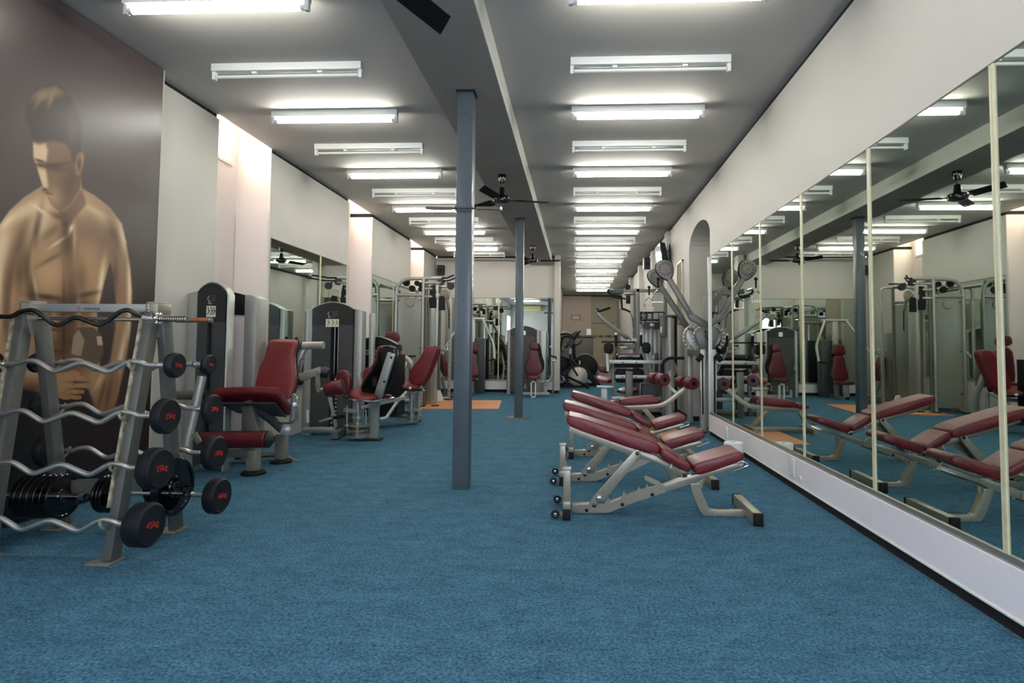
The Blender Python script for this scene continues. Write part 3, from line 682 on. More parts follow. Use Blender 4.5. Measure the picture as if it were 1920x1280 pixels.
obj('lower_beam', M().bar(W(100, 912, 3.40), W(325, 907, 3.40), .05, .075, up=(0, 0, 1)), greysteel, rk, bevel=.005)
# bar holders (hooks)
FRONT = [(684, 3.10, 'r15'), (779, 3.06, ''), (877, 3.01, ''), (983, 2.965, '')]
def onpost(post, z):
    p, q = post; k = (z-p.z)/(q.z-p.z); return p+(q-p)*k
bars = []
def curlbar(loc, kg, r, th, zbar, label, left_only=False):
    x, y, z = loc; t = thing('curl_barbell', label, 'barbell', (x, y, z), 'fixed curl barbells on the rack')
    pts = [(-.545,0),(-.37,0),(-.34,.014),(-.27,.022),(-.17,-.036),(-.14,-.038),(-.02,.008),(.02,.008),(.14,-.038),(.17,-.036),(.27,.022),(.34,.014),(.37,0),(.545,0)]
    P = fillet([V(x+u*1.0, y, z+w_) for u, w_ in pts], .035, 4)
    obj('bar', M().tube(P, .0142, 12), brushed, t)
    for s in (-1, 1):
        xa = x+s*(.55-th); xb = x+s*.55
        h = obj('weight_head', M().lathe([(.015, 0), (r*.93, 0), (r, .010), (r, th-.012), (r*.88, th-.001), (r*.86, th-.003), (.3*r, th-.003), (.02, th-.003)], (xa, y, z), (s, 0, 0), 34), rubber, t)
        if s == 1:
            text('lettering', '%dkg' % kg, r*.42, (xb+.0005-.003, y, z), (0, 1, 0), (0, 0, 1), redink, h, .0012)
    for s in (-1, 1): obj('collar', M().cyl((x+s*.44, y, z), (x+s*.455, y, z), .02, 14), chrome, t)
    return t
XB = -2.70
for (py, Y, _), kg, r, th, nm in zip(FRONT, (15, 25, 35, 45), (.069, .094, .106, .110), (.045, .055, .075, .092), ('top', 'second', 'third', 'bottom')):
    c = W(262, py, Y); P = onpost(fp['r'], c.z); y = P.y-.065
    c = W(262, py, y)
    curlbar((XB, y, c.z), kg, r, th, 0, 'wavy chrome curl barbell marked %dkg, %s row on the near side of the rack' % (kg, nm))
    for s in ('l', 'r'):
        P = onpost(fp[s], c.z); X_ = P.x-.02
        obj('bar_holder', M().path(fillet([V(X_, P.y-.03, c.z-.055), V(X_, y-.005, c.z-.02), V(X_, y-.022, c.z-.008), V(X_, y-.024, c.z+.022)], .012), .008, .012, up=(1, 0, 0)), MATS['worn_creamr'], rk)
for py, kg, r, th, px, nm in ((683, 10, .058, .035, 374, 'top'), (766, 20, .086, .04, 381, 'second'), (849, 30, .103, .055, 391, 'third'), (929, 40, .107, .07, 404, 'bottom')):
    Yg = 3.40+.05*(py-683)/80
    for _ in range(3):
        c = W(px, py, Yg); P = onpost(fp['rb'], c.z); Yg = P.y+.075
    c = W(px, py, Yg)
    curlbar((XB, Yg, c.z), kg, r, th, 0, 'wavy curl barbell marked %dkg, %s row on the far side of the rack' % (kg, nm))
    for s in ('lb', 'rb'):
        P = onpost(fp[s], c.z); X_ = P.x
        obj('bar_holder', M().path(fillet([V(X_, P.y+.03, c.z-.055), V(X_, Yg+.005, c.z-.02), V(X_, Yg+.022, c.z-.008), V(X_, Yg+.024, c.z+.022)], .012), .008, .012, up=(1, 0, 0)), MATS['worn_creamr'], rk)
# unloaded bars on top
t = thing('curl_bar', 'dark unloaded curl bar lying across the top of the rack', 'barbell', W(140, 600, 3.1))
Yt = 3.10
pts = [W(x, y, Yt) for x, y in ((-60,592),(-30,592),(-5,593),(22,594),(38,584),(62,580),(78,590),(100,608),(112,610),(141,593),(160,600),(185,610),(200,604),(225,584),(240,580),(262,591),(275,596))]
obj('bar', M().tube(fillet(pts, .03, 4), .013, 10), darkchrome, t)
obj('sleeve', M().tube([W(283, 597, Yt), W(352, 598, Yt)], .0135, 12), chrome, t); obj('sleeve', M().tube([W(-120, 591, Yt), W(-50, 592, Yt)], .013, 12), chrome, t)
m = M()
for k in range(12): m.lathe([(.0155, -.001), (.0155, .001)], W(300+4.2*k, 597.5, Yt), (1, 0, 0), 10)
obj('thread', m, darkchrome, t)
m = M().cyl(W(270, 595, Yt), W(284, 597, Yt), .019, 16)
obj('collar', m, chrome, t)
c = W(297, 597, Yt); m = M().cyl(c-V(.008, 0, 0), c+V(.008, 0, 0), .022, 14)
for k in range(6): a_ = k*math.pi/3; m.ball(c+V(0, .027*math.cos(a_), .027*math.sin(a_)), .010, 6)
obj('spin_lock_collar', m, chrome, t)
t = thing('straight_bar', 'straight bar with a copper-coloured end on top of the rack, behind the curl bar', 'barbell', W(200, 596, 3.24))
obj('bar', M().cyl(W(-60, 594, 3.24), W(330, 600, 3.24), .012, 12), chrome, t)
obj('copper_end', M().cyl(W(330, 600, 3.24), W(396, 600, 3.24), .0145, 14), copper, t)
obj('end_cap', M().cyl(W(394, 600, 3.24), W(397.5, 600, 3.24), .0155, 14), chrome, t)
# weight plates on pegs of the lower beam
def plate(c, r, th, label, grp, ax=(1, 0, 0)):
    t = thing('weight_plate', label, 'weight plate', c, grp)
    obj('disc', M().lathe([(.02, .002), (r*.35, .0), (r*.38, .006), (r*.82, .006), (r*.86, 0), (r*.97, 0), (r, .004), (r, th-.004), (r*.97, th), (r*.86, th), (r*.82, th-.006), (r*.38, th-.006), (r*.35, th), (.02, th)], c, ax, 36), gloss, t)
    obj('bore_ring', M().lathe([(.021, -.001), (.034, -.001), (.036, .004), (.036, th-.002), (.034, th+.003), (.021, th+.003)], c, ax, 20), darkp, t)
    return t
pegz = W(86, 932, 3.3)
obj('plate_peg', M().cyl(V(-3.43, 3.33, pegz.z), V(-2.86, 3.33, pegz.z), .0195, 12), chrome, rk)
e = -2.985
for k, lb in enumerate(['outermost', 'second from the outer end', 'third from the outer end', 'fourth from the outer end', 'fifth from the outer end', 'innermost']):
    plate((e-.034-.038*k, 3.33, pegz.z), .128, .034, 'black weight plate low behind the rack, %s of its peg' % lb, 'black plates on the left peg')
pz = W(208, 925, 3.36)
obj('plate_peg', M().cyl(W(163, 922, 3.36), W(345, 925, 3.36), .0125, 12), chrome, rk)
for k, lb in enumerate(['leftmost', 'middle', 'rightmost']):
    c = W(196+7*k, 925, 3.36); plate((c.x, 3.36, c.z), .108, .016, 'thin small black plate on the chrome peg under the rack, %s of three' % lb, 'small plates under the rack')
c = W(318, 912, 3.38); plate((c.x, 3.38, c.z), .165, .045, 'large black plate hung outside the right leg of the rack', 'plates outside the rack')
obj('peg', M().cyl(W(325, 911, 3.38), W(362, 908, 3.38), .014, 12), darkchrome, rk)
c = W(300, 905, 3.5); plate((c.x, 3.5, c.z), .15, .03, 'black plate behind the 35kg barbell head, on the right leg of the rack', 'plates outside the rack')

# ================================================================== TOWERS AND MACHINES
def tower(t, x0, x1, y, zt, depth=.32, colw=.075, colr=None, head=.40, slot=0., stack=True, sticker=(.2, .12), facem=shroud):
    xa, xb = x0+colw, x1-(colr or colw); xc = (xa+xb)/2; N_ = 12; zs_ = zt-.085
    arch = [V(xa+(xb-xa)*i/N_, y, zs_+.085*math.sin(math.pi*i/N_)**.8) for i in range(N_+1)]
    sw = (.05 if stack else .024) if slot else 0
    # lower shroud, split by the weight-stack slot
    if slot:
        obj('shroud', M().box(xa, slot-sw, y, y+.04, .06, zt-head), facem, t); obj('shroud', M().box(slot+sw, xb, y, y+.04, .06, zt-head), facem, t)
        obj('slot_back', M().box(slot-sw, slot+sw, y+.12, y+.13, .06, zt-head), shadow, t)
        for dx in (-.022, .022): obj('guide_rod', M().cyl((slot+dx, y+.06, .1), (slot+dx, y+.06, zt-head), .008, 8), MATS['dark_chrome'] if stack else darkp, t)
        if stack:
            obj('stack_block', M().box(slot-.036, slot+.036, y+.02, y+.1, .64, .76), black, t, bevel=.006)
            for k in range(11): obj('stack_plate', M().box(slot-.042, slot+.042, y+.03, y+.11, .08+.05*k, .124+.05*k), darkp, t)
            m = M()
            for k in range(11):
                m.box(slot-.036, slot-.018, y+.026, y+.03, .094+.05*k, .112+.05*k); m.box(slot+.016, slot+.034, y+.026, y+.03, .094+.05*k, .112+.05*k)
            obj('stack_mark', m, white, t)
            obj('selector_knob', M().ball((slot+.03, y-.0, .7), .016, 8), white, t)
    else: obj('shroud', M().box(xa, xb, y, y+.04, .06, zt-head), facem, t)
    obj('header', M().prism([V(xa, y-.008, zt-head)]+[p+V(0, -.008, 0) for p in arch]+[V(xb, y-.008, zt-head)], (0, .055, 0)), darkp, t)
    top = [V(x0, y-.005, zs_-.03)]+arch+[V(x1, y-.005, zs_-.03)]
    m = M().path([p+V(0, depth/2, .006) for p in [V(x0+.01, y, zs_-.03)]+arch+[V(x1-.01, y, zs_-.03)]], .012, depth); obj('top_cover', m, silver, t)
    for xs, xe in ((x0, xa), (xb, x1)):
        sgn = 1 if xs == x0 else -1; hi = zs_+.0; lo = zs_-.03
        m = M(); n = 8; ring = lambda z, dz: [V((xs+xe)/2+(xe-xs)/2*a, y+depth/2+depth/2*b_, z+dz*a*sgn) for a, b_ in ((-1,-.6),(-.7,-.9),(-.2,-1.05),(.2,-1.05),(.7,-.95),(1,-.9),(1,.9),(.7,1),(-.7,1),(-1,.7))]
        m.loft([ring(.0, 0), ring(hi-.01, .015)]); obj('side_column', m, silver, t)
    obj('back_panel', M().box(xa, xb, y+depth-.02, y+depth, .05, zs_), facem, t)
    if sticker:
        sx, sz = sticker; zc = zt-.26
        st = obj('instruction_sticker', M().box(xc-sx/2, xc+sx/2, y-.012, y-.008, zc-sz/2, zc+sz/2), stickm, t)
        m = M()
        for dx in (-.3, .05, .32):
            c = V(xc+dx*sx, y-.0125, zc)
            m.bar(c+V(0, 0, .2*sz), c+V(.01, 0, -.05*sz), .008, .001); m.bar(c+V(.01, 0, -.05*sz), c+V(-.012, 0, -.3*sz), .007, .001); m.cyl(c+V(0, 0, .3*sz), c+V(0, -.0008, .3*sz), .007, 8); m.bar(c+V(.0, 0, .1*sz), c+V(.022, 0, .05*sz), .006, .001)
        obj('pictogram', m, darkink, st)
        m = M()
        c = V(xc-.28*sx, y-.0085, zc+sz*1.05)
        for a_, b2_ in (((0, .035), (-.014, .01)), ((-.014, .01), (.004, -.012)), ((.004, -.012), (-.004, -.04)), ((.004, -.012), (.02, -.042))): m.bar(c+V(a_[0], 0, a_[1]), c+V(b2_[0], 0, b2_[1]), .009, .002)
        obj('figure_emblem', m, silver, t)
        m = M()
        for k in range(4): m.box(xc-.02*sx+.0, xc+sx*(.42 if k else .2), y-.0095, y-.008, zc+sz*(.72+.22*k), zc+sz*(.80+.22*k))
        obj('caption_line', m, MATS['grey_steel'], t)
def PP(pts, Y, o=(0, 0), s=1.): return [W(o[0]+p[0]/s, o[1]+p[1]/s, p[2] if len(p) > 2 else Y) for p in pts]

# --- leg extension machine (nearest, left)
M1 = thing('leg_extension_machine', 'red leg extension machine with bottle-shaped backrest beside the barbell rack', 'exercise machine', (-3.0, 5.2, 0))
O4 = (380, 620); s4 = 4.572
tower(M1, -3.535, -3.135, 5.12, W(385, 530, 5.12).z, .10, .115, .022, head=.35, slot=-3.30, stack=False, sticker=(.085, .10))
q = lambda x, y, Y: W(x, y, Y)
obj('rear_plate', M().prism([q(428, 545, 5.5), q(460, 553, 5.5), q(458, 591, 5.5), q(428, 589, 5.5)], (0, .03, 0)), black, M1, bevel=.003)
obj('rear_column', M().prism([q(459, 552, 5.45), q(470, 552, 5.45), q(482, 559, 5.45), q(477, 700, 5.45), W(474, 866, 5.45), W(450, 866, 5.45)], (0, .2, 0)), silver, M1, bevel=.01)
obj('rear_panel', M().prism([q(429, 589, 5.52), q(458, 591, 5.52), q(452, 860, 5.52), q(424, 860, 5.52)], (0, .01, 0)), MATS['niche_lit_paint'], M1)
bp_o = [(560,93),(600,88),(760,90),(792,100),(790,150),(770,215),(772,300),(782,400),(778,470),(755,560),(715,600),(640,590),(420,575),(384,540),(382,490),(410,410),(470,330),(515,270),(538,200),(548,130)]
back = [W(380+x/s4, 620+y/s4, 5.62-.2*(y-90)/500) for x, y in bp_o]
obj('backrest', padmesh(back, (0, .075, .02), .024, 1), vinyl, M1)
obj('backrest_shell', padmesh([p+V(0, .08, .02) for p in back], (0, .02, .0), .008, 1), black, M1)
seat = [W(398, 746, 5.0), W(403, 738, 5.0), W(518, 737, 5.0), W(524, 746, 5.02), W(548, 775, 5.38), W(540, 781, 5.4), W(440, 772, 5.4), W(405, 752, 5.05)]
obj('seat_pad', padmesh(seat, (0, .015, .062), .02, 1), vinyl, M1)
obj('seat_board', M().prism([p+V(0, -.004, -.008) for p in (W(412, 752, 5.02), W(516, 752, 5.02), W(538, 778, 5.36), W(445, 770, 5.36))], (0, 0, -.012)), shroud, M1)
obj('seat_post', M().bar(W(464, 752, 5.12), W(478, 815, 5.05), .105, .07), greysteel, M1, bevel=.01)
obj('diagonal_tube', M().tube([W(478, 765, 5.15), W(505, 783, 5.3), W(537, 812, 5.4)], .04, 14), shroud, M1)
obj('pivot_cap', M().lathe([(.05, 0), (.05, -.03), (.03, -.04), (.001, -.041)], W(536, 806, 5.38), (-.3, 1, 0), 20), silver, M1)
p0, p1 = W(384, 824, 4.96), W(502, 823, 4.96)
obj('shin_roller', M().lathe([(.03, 0), (.066, .004), (.073, .012), (.073, (p1-p0).length-.012), (.066, (p1-p0).length-.004), (.03, (p1-p0).length)], p0, p1-p0, 28), vinyl2, M1)
obj('roller_cap', M().lathe([(.074, 0), (.074, .012), (.05, .03), (.03, .05), (.001, .051)], p1+V(.004, 0, 0), (1, .1, 0), 24), darkp, M1)
def footpost(t, px, Y, top, r=.055, nm='leg'):
    b_ = WZ(px, 0 if False else 0) if False else None
fl = WZ(475, 889)
obj('leg', M().bar(V(fl.x, fl.y, .03), W(475, 842, fl.y), .105, .08), steel, M1, bevel=.02)
obj('rubber_foot', M().lathe([(.10, 0), (.10, .022), (.09, .03), (.01, .03)], (fl.x, fl.y, 0), (0, 0, 1), 24), black, M1)
obj('front_beam', M().bar(W(390, 850, 5.0), W(466, 850, 5.0), .07, .06, up=(0, 0, 1)), greysteel, M1, bevel=.008)
fl = WZ(527, 867)
obj('leg', M().bar(V(fl.x, fl.y, .03), W(529, 812, fl.y), .105, .08), steel, M1, bevel=.02)
obj('rubber_foot', M().lathe([(.10, 0), (.10, .022), (.09, .03), (.01, .03)], (fl.x, fl.y, 0), (0, 0, 1), 24), black, M1)
obj('side_handle', M().tube(fillet([W(520, 794, 5.3), W(548, 793, 5.3), W(556, 785, 5.3), W(558, 742, 5.3), W(548, 738, 5.3), W(545, 790, 5.35)], .04), .010, 8), chrome, M1)
obj('adjust_knob', M().ball(W(552, 758, 5.28), .02, 10), white, M1)
obj('cross_tube', M().bar(W(477, 657, 5.7), W(512, 657, 5.8), .05, .05, up=(0, 0, 1)), silver, M1, bevel=.006)
obj('lever_tube', M().cyl(W(568, 648, 5.75), W(607, 647, 5.75), .038, 18), silver, M1)
obj('lever_cap', M().lathe([(.04, 0), (.04, -.012), (.02, -.02), (.001, -.02)], W(568, 648, 5.75), (1, 0, 0), 18), black, M1)
obj('lever_arm', M().bar(W(571, 652, 5.78), W(545, 700, 5.7), .055, .06), silver, M1, bevel=.008)
obj('crossbeam', M().bar(W(548, 655, 5.78), W(575, 653, 5.78), .045, .04, up=(0, 0, 1)), silver, M1, bevel=.006)
m = M().cyl(W(534, 640, 5.75), W(539, 631, 5.75), .014, 10).cyl(W(556, 645, 5.75), W(556, 632, 5.75), .014, 10)
obj('hand_grip', m, black, M1)
obj('swing_axle', M().cyl(W(326, 741, 4.85), W(386, 741, 4.85), .038, 16), greysteel, M1)
obj('axle_cap', M().cyl(W(384, 741, 4.85), W(389, 741, 4.85), .045, 16), darkp, M1)
obj('tilted_post', M().cyl(W(379, 705, 4.78), W(350, 836, 4.7), .036, 16), silver, M1)
obj('post_cap', M().lathe([(.055, 0), (.06, .01), (.06, .03), (.05, .04), (.001, .041)], W(388, 688, 4.8), (.8, -1, 0), 20), darkp, M1)
obj('crank_plate', M().bar(W(364, 812, 4.66), W(374, 830, 4.66), .05, .012), steel, M1, bevel=.004)
obj('low_frame', M().tube(fillet([W(560, 868, 5.7), W(520, 850, 5.7), W(440, 856, 5.5)], .1), .03, 10), greysteel, M1)

# --- leg curl machine with wide tower
M2 = thing('leg_curl_machine', 'tall arched weight tower with roller arm in front of the left wall mirror', 'exercise machine', (-3.1, 7.2, 0))
tw_y = 7.28; x0 = W(569, 600, tw_y).x; x1 = W(679, 600, tw_y).x
tower(M2, x0, x1, tw_y, W(625, 567, tw_y).z, .15, .115, .115, head=.28, slot=W(627, 650, tw_y).x, sticker=(.17, .10))
for bx, by in ((682, 0),):
    obj('rear_column', M().bar(V(x1+.045, tw_y+.28, 0), V(x1+.03, tw_y+.28, W(680, 585, tw_y).z), .06, .08, up=(0, 1, 0)), silver, M2, bevel=.01)
obj('side_lettering', M().prism([W(574.5, 768, 7.26), W(579, 768, 7.26), W(579, 792, 7.26), W(574.5, 792, 7.26)], (0, .01, 0)), plinthm, M2)
Ya = 6.35
obj('roller_arm', M().bar(W(551, 712, Ya), W(603, 694, Ya), .05, .09, up=(0, 0, 1)), silver, M2, bevel=.015)
obj('arm_end', M().lathe([(.06, -.02), (.062, .0), (.062, .05), (.05, .06)], W(606, 697, Ya), (1, .3, -.2), 18), darkp, M2)
obj('arm_hub', M().lathe([(.001, -.06), (.04, -.05), (.04, .08)], W(556, 716, Ya-.05), (0, 1, 0), 18), black, M2)
obj('link_plate', M().prism(smoothpoly([W(591, 695, Ya-.05), W(598, 695, Ya-.05), W(601, 734, Ya-.05), W(592, 736, Ya-.05)], 1), (0, .02, 0)), steel, M2)
m = M()
for y_ in (701, 721): m.lathe([(.012, 0), (.012, -.008), (.001, -.009)], W(595, y_, Ya-.05), (0, 1, 0), 10)
obj('bolt', m, chrome, M2)
obj('axle', M().cyl(W(597, 732, Ya), W(614, 728, Ya), .022, 14), chrome, M2)
p0, p1 = W(610, 730, Ya), W(645, 724, Ya)
obj('ankle_roller', M().lathe([(.04, 0), (.078, .01), (.082, .02), (.082, (p1-p0).length-.02), (.076, (p1-p0).length-.004), (.03, (p1-p0).length)], p0, p1-p0, 28), vinyl2, M2)
obj('thigh_pad', padmesh(PP([(630,700),(640,693),(650,697),(656,706),(655,736),(648,739),(631,736),(628,720)], 6.6), (.0, .07, 0), .025, 1), vinyl2, M2)
obj('foot_bar', M().tube(fillet([W(572, 806, 7.1), W(600, 805, 6.95), W(628, 806, 6.9)], .1), .035, 12), silver, M2)
obj('diagonal_bar', M().bar(W(618, 744, 6.9), W(630, 800, 6.9), .035, .035), silver, M2, bevel=.005)
obj('pedal', M().bar(W(600, 790, 6.6), W(622, 783, 6.6), .06, .03, up=(0, 0, 1)), steel, M2, bevel=.01)
obj('pedal_arm', M().bar(W(620, 784, 6.65), W(645, 780, 6.8), .04, .03, up=(0, 0, 1)), black, M2)
obj('floor_beam', M().bar(V(W(628, 806, 6.9).x, 6.9, .06), V(W(640, 806, 7.3).x, 7.35, .06), .08, .08, up=(0, 0, 1)), greysteel, M2)

# --- low console behind the abductor seats
M3 = thing('low_weight_console', 'low black arched weight housing with grey bolted rail beside the wide tower', 'exercise machine', W(712, 800, 8.0))
ORG[M3.name].z = 0; M3.location.z = 0
Yc_ = 7.95
arch = [W(x, y, Yc_) for x, y in ((676,658),(676,642),(684,635),(700,631),(716,632),(732,638),(746,646),(746,658))]
obj('arched_hood', M().prism(arch, (0, .2, 0)), black, M3, bevel=.006)
obj('hood_trim', M().tube([p+V(0, -.004, .002) for p in arch[1:-1]], .007, 6), silver, M3)
rl = obj('bolted_rail', M().prism([W(676, 655, Yc_-.03), W(745, 657, Yc_-.03), W(745, 666, Yc_-.03), W(676, 665, Yc_-.03)], (0, .05, 0)), silver, M3, bevel=.004)
for x in (680, 688, 704, 736): obj('bolt', M().lathe([(.014, 0), (.012, -.01), (.001, -.011)], W(x, 660, Yc_-.03), (0, 1, 0), 10), black, rl)
obj('body', M().prism([W(676, 665, Yc_), W(746, 665, Yc_), W(744, 780, Yc_), W(676, 780, Yc_)], (0, .35, 0)), black, M3)
obj('stack_cover', M().prism([W(667, 692, 7.85), W(676, 690, 7.85), W(690, 700, 7.85), W(690, 730, 7.85), W(667, 730, 7.85)], (0, .05, 0)), greysteel, M3, bevel=.005)

# --- abductor machine 1 (black shell seen from behind)
O6 = (620, 620); s6 = 5.82
def P6(pts, Y): return PP(pts, Y, O6, s6)
M4 = thing('hip_abductor_machine', 'hip abductor seat turned away, glossy black back shell on a grey bent post', 'exercise machine', (WZ(703, 826).x, 6.9, 0))
shell = P6([(520,200),(545,178),(600,168),(700,172),(744,205),(742,300),(720,410),(680,520),(620,660),(560,700),(440,700),(350,670),(338,620),(360,560),(400,490),(460,400),(505,310),(515,240)], 6.82)
obj('back_shell', padmesh(shell, (-.02, .05, 0), .02, 1), gloss, M4)
obj('back_pad', padmesh([p+V(-.035, .06, .008) for p in shell], (-.02, .06, 0), .024, 1), vinyl, M4)
pf = WZ(702, 825)
post = [W(735, 662, 6.74), W(711, 738, 6.76), V(pf.x+.0, pf.y, W(703, 760, pf.y).z), V(pf.x, pf.y, .03)]
obj('bent_post', M().path(fillet(post, .08), .09, .07), silver, M4, bevel=.006)
m = M()
for x, y in ((660, 292), (585, 555)): m.lathe([(.014, 0), (.012, -.008), (.001, -.009)], P6([(x, y)], 6.70)[0], (0, 1, 0), 12)
obj('bolt', m, black, M4)
obj('rubber_foot', M().box(pf.x-.10, pf.x+.09, pf.y-.06, pf.y+.06, 0, .03), darkp, M4, bevel=.008)
seat = [W(651, 738, 6.75), W(662, 732, 6.95), W(680, 728, 7.2), W(702, 734, 7.1), W(716, 742, 6.85), W(700, 749, 6.7), W(664, 749, 6.65)]
obj('seat_pad', padmesh([p+V(0, 0, -.03) for p in seat], (0, 0, .06), .022, 1), vinyl, M4)
obj('seat_rail', M().tube(fillet([W(644, 742, 6.75), W(658, 750, 6.65), W(700, 753, 6.6), W(738, 746, 6.7), W(736, 742, 6.9)], .08), .012, 8), chrome, M4)
obj('lever_grip', M().cyl(W(643, 741, 6.75), W(655, 748, 6.68), .018, 10), darkp, M4)
obj('second_pad', padmesh(P6([(575,700),(620,695),(670,725),(690,745),(640,752),(572,748)], 6.95), (0, .1, 0), .02, 1), vinyl2, M4)
def mech(t, px, Y, ztop, discs, cr=.035):
    c = W(px, 760, Y); m = M().cyl((c.x, Y, .05), (c.x, Y, ztop), cr, 18); obj('pivot_column', m, silver, t)
    for py, r in discs:
        d = W(px, py, Y); z = max(d.z, .012); obj('cam_disc', M().lathe([(.02, 0), (r, 0), (r, .012), (.02, .012)], (c.x, Y, z), (0, 0, 1), 30), steel, t)
    return c
c = mech(M4, 671, 6.95, W(671, 752, 6.95).z, [(783, .075), (797, .155), (806, .13), (818, .125)])
obj('collar', M().cyl(W(671, 770, 6.95), W(671, 789, 6.95), .052, 18), chrome, M4)
for px, y0, y1 in ((651, 760, 808), (686, 768, 800)): obj('stop_pin', M().cyl(W(px, y0, 6.85), W(px, y1, 6.85), .011, 8), chrome, M4)
obj('pivot_arm', M().bar(W(645, 768, 6.9), W(668, 771, 6.9), .05, .05, up=(0, 0, 1)), silver, M4, bevel=.01)
obj('pivot_arm', M().bar(W(676, 764, 6.95), W(760, 745, 7.3), .04, .045, up=(0, 0, 1)), silver, M4, bevel=.008)
obj('floor_arm', M().tube(fillet([W(712, 786, 7.2), W(724, 784, 7.25), W(745, 752, 7.5), W(762, 735, 7.6)], .12), .022, 10), silver, M4)
obj('floor_beam', M().bar(V(c.x, 6.95, .05), V(pf.x, pf.y+.05, .05), .07, .06, up=(0, 0, 1)), greysteel, M4)
obj('knee_pad', padmesh(P6([(352,420),(430,388),(440,420),(380,520),(345,530)], 7.2), (0, .12, 0), .02, 1), vinyl, M4)
obj('knee_column', M().bar(W(672, 698, 7.3), W(676, 735, 7.3), .07, .07), silver, M4, bevel=.02)

# --- abductor machine 2 (red back seen from the side)
M5 = thing('hip_adductor_machine', 'hip adductor seat with slanted red backrest in front of the cable station', 'exercise machine', (WZ(783, 794).x, 8.6, 0))
back = P6([(1035,172),(1075,162),(1130,165),(1156,195),(1140,250),(1092,380),(1050,480),(1000,570),(955,592),(900,585),(848,560),(840,515),(870,420),(930,335),(975,290),(1005,225)], 8.35)
obj('backrest', padmesh(back, (.06, .07, -.01), .028, 1), vinyl, M5)
obj('back_post', M().bar(P6([(1110, 230)], 8.5)[0]+V(.03, 0, 0), P6([(985, 600)], 8.5)[0]+V(.03, 0, 0), .05, .05), black, M5, bevel=.008)
seat = [W(743, 718, 8.3), W(748, 714, 8.55), W(772, 717, 8.7), W(788, 722, 8.6), W(786, 727, 8.3), W(760, 727, 8.2), W(744, 724, 8.2)]
obj('seat_pad', padmesh([p+V(0, 0, -.03) for p in seat], (0, 0, .06), .022, 1), vinyl, M5)
obj('handle_bar', M().bar(W(745, 729, 8.2), W(793, 731, 8.2), .04, .03, up=(0, 0, 1)), black, M5, bevel=.008)
obj('handle_grip', M().cyl(W(788, 730, 8.2), W(797, 732, 8.2), .014, 8), chrome, M5)
obj('knob', M().ball(W(769, 727.5, 8.15), .02, 8), white, M5)
c = mech(M5, 772, 8.45, W(772, 738, 8.45).z, [(769, .155), (781, .125), (789, .11)], .045)
pf = WZ(785, 790)
obj('frame_tube', M().tube(fillet([W(745, 738, 8.4), W(778, 736, 8.4), V(pf.x, pf.y, .55), V(pf.x, pf.y, .03)], .06), .026, 12), silver, M5)
obj('rubber_foot', M().box(pf.x-.17, pf.x+.03, pf.y-.05, pf.y+.05, 0, .022), black, M5, bevel=.006)
obj('stop_pin', M().cyl(W(775, 741, 8.3), W(775, 776, 8.3), .012, 8), chrome, M5)
obj('pivot_arm', M().bar(W(730, 753, 8.3), W(768, 749, 8.4), .05, .05, up=(0, 0, 1)), silver, M5, bevel=.01)
obj('floor_beam', M().bar(W(735, 770, 8.4), W(775, 785, 8.5), .06, .06, up=(0, 0, 1)), greysteel, M5, bevel=.01)
# leg-press style machine between adductor and cable station (lever and black block)
M6 = thing('seated_row_machine', 'seated machine with small maroon headrest between the adductor and the left wall', 'exercise machine', (-2.95, 9.0, 0))
obj('headrest', padmesh(PP([(722,627),(727,622),(743,622),(748,628),(748,640),(735,641),(721,638)], 9.2), (0, .07, 0), .02, 1), vinyl2, M6)
bk = PP([(722,644),(748,643),(752,670),(758,700),(752,712),(722,712),(716,700),(718,670)], 9.2)
obj('backrest', padmesh(bk, (0, .08, 0), .025, 1), vinyl2, M6)
obj('seat_pad', padmesh([W(718, 715, 8.9), W(760, 715, 8.9), W(758, 712, 9.25), W(720, 712, 9.25)], (0, 0, .07), .02, 1), vinyl2, M6)
obj('back_post', M().bar(W(735, 632, 9.32), V(W(735, 632, 9.32).x, 9.35, 0), .08, .07), silver, M6, bevel=.01)
obj('press_block', M().prism([W(766, 668, 9.2), W(778, 668, 9.2), W(778, 715, 9.2), W(766, 715, 9.2)], (0, .12, 0)), greysteel, M6, bevel=.02)
obj('block_cap', M().lathe([(.07, 0), (.07, .02), (.05, .03)], W(772, 669, 9.25), (0, 0, 1), 18), black, M6)
obj('press_arm', M().bar(W(765, 676, 9.15), W(751, 705, 9.1), .05, .05), silver, M6, bevel=.01)
obj('upper_arm', M().bar(W(748, 672, 9.15), W(768, 673, 9.15), .05, .05, up=(0, 0, 1)), silver, M6, bevel=.01)
obj('side_frame', M().tube(fillet([V(-2.55, 9.3, 0), V(-2.5, 9.2, .45), V(-2.62, 9.1, .93), V(-2.9, 9.35, .95)], .1), .04, 12), silver, M6)
obj('base', M().bar(V(-3.3, 9.35, .05), V(-2.5, 9.25, .05), .1, .09, up=(0, 0, 1)), greysteel, M6)

# --- cable station ----------------------------------------------------------
M7 = thing('cable_station', 'tall silver tube-frame cable station with translucent panels on the orange mat', 'exercise machine', (-2.9, 11.2, .0))
Yf, Yr = 10.85, 12.2
def tb_(name, pts, r=.03, m=silver, rad=.12, par=M7): return obj(name, M().tube(fillet(pts, rad), r, 12), m, par)
xl, xm = W(741.5, 640, Yf).x, W(792, 640, Yf).x; zt = W(770, 523, Yf).z
tb_('arched_frame', [V(xl, Yf, 0), V(xl, Yf, zt-.0), W(826, 520, Yf)+V(0, .1, .0)], .032, rad=.28)
tb_('front_post', [V(xm, Yf, 0), V(xm, Yf, zt)], .032)
tb_('front_post', [V(xm+.055, Yf+.03, 0), V(xm+.055, Yf+.03, zt-.02)], .028, greysteel)
zb = W(765, 553, Yf).z
tb_('cross_tube', [V(xl, Yf, zb), V(xm, Yf, zb)], .035)
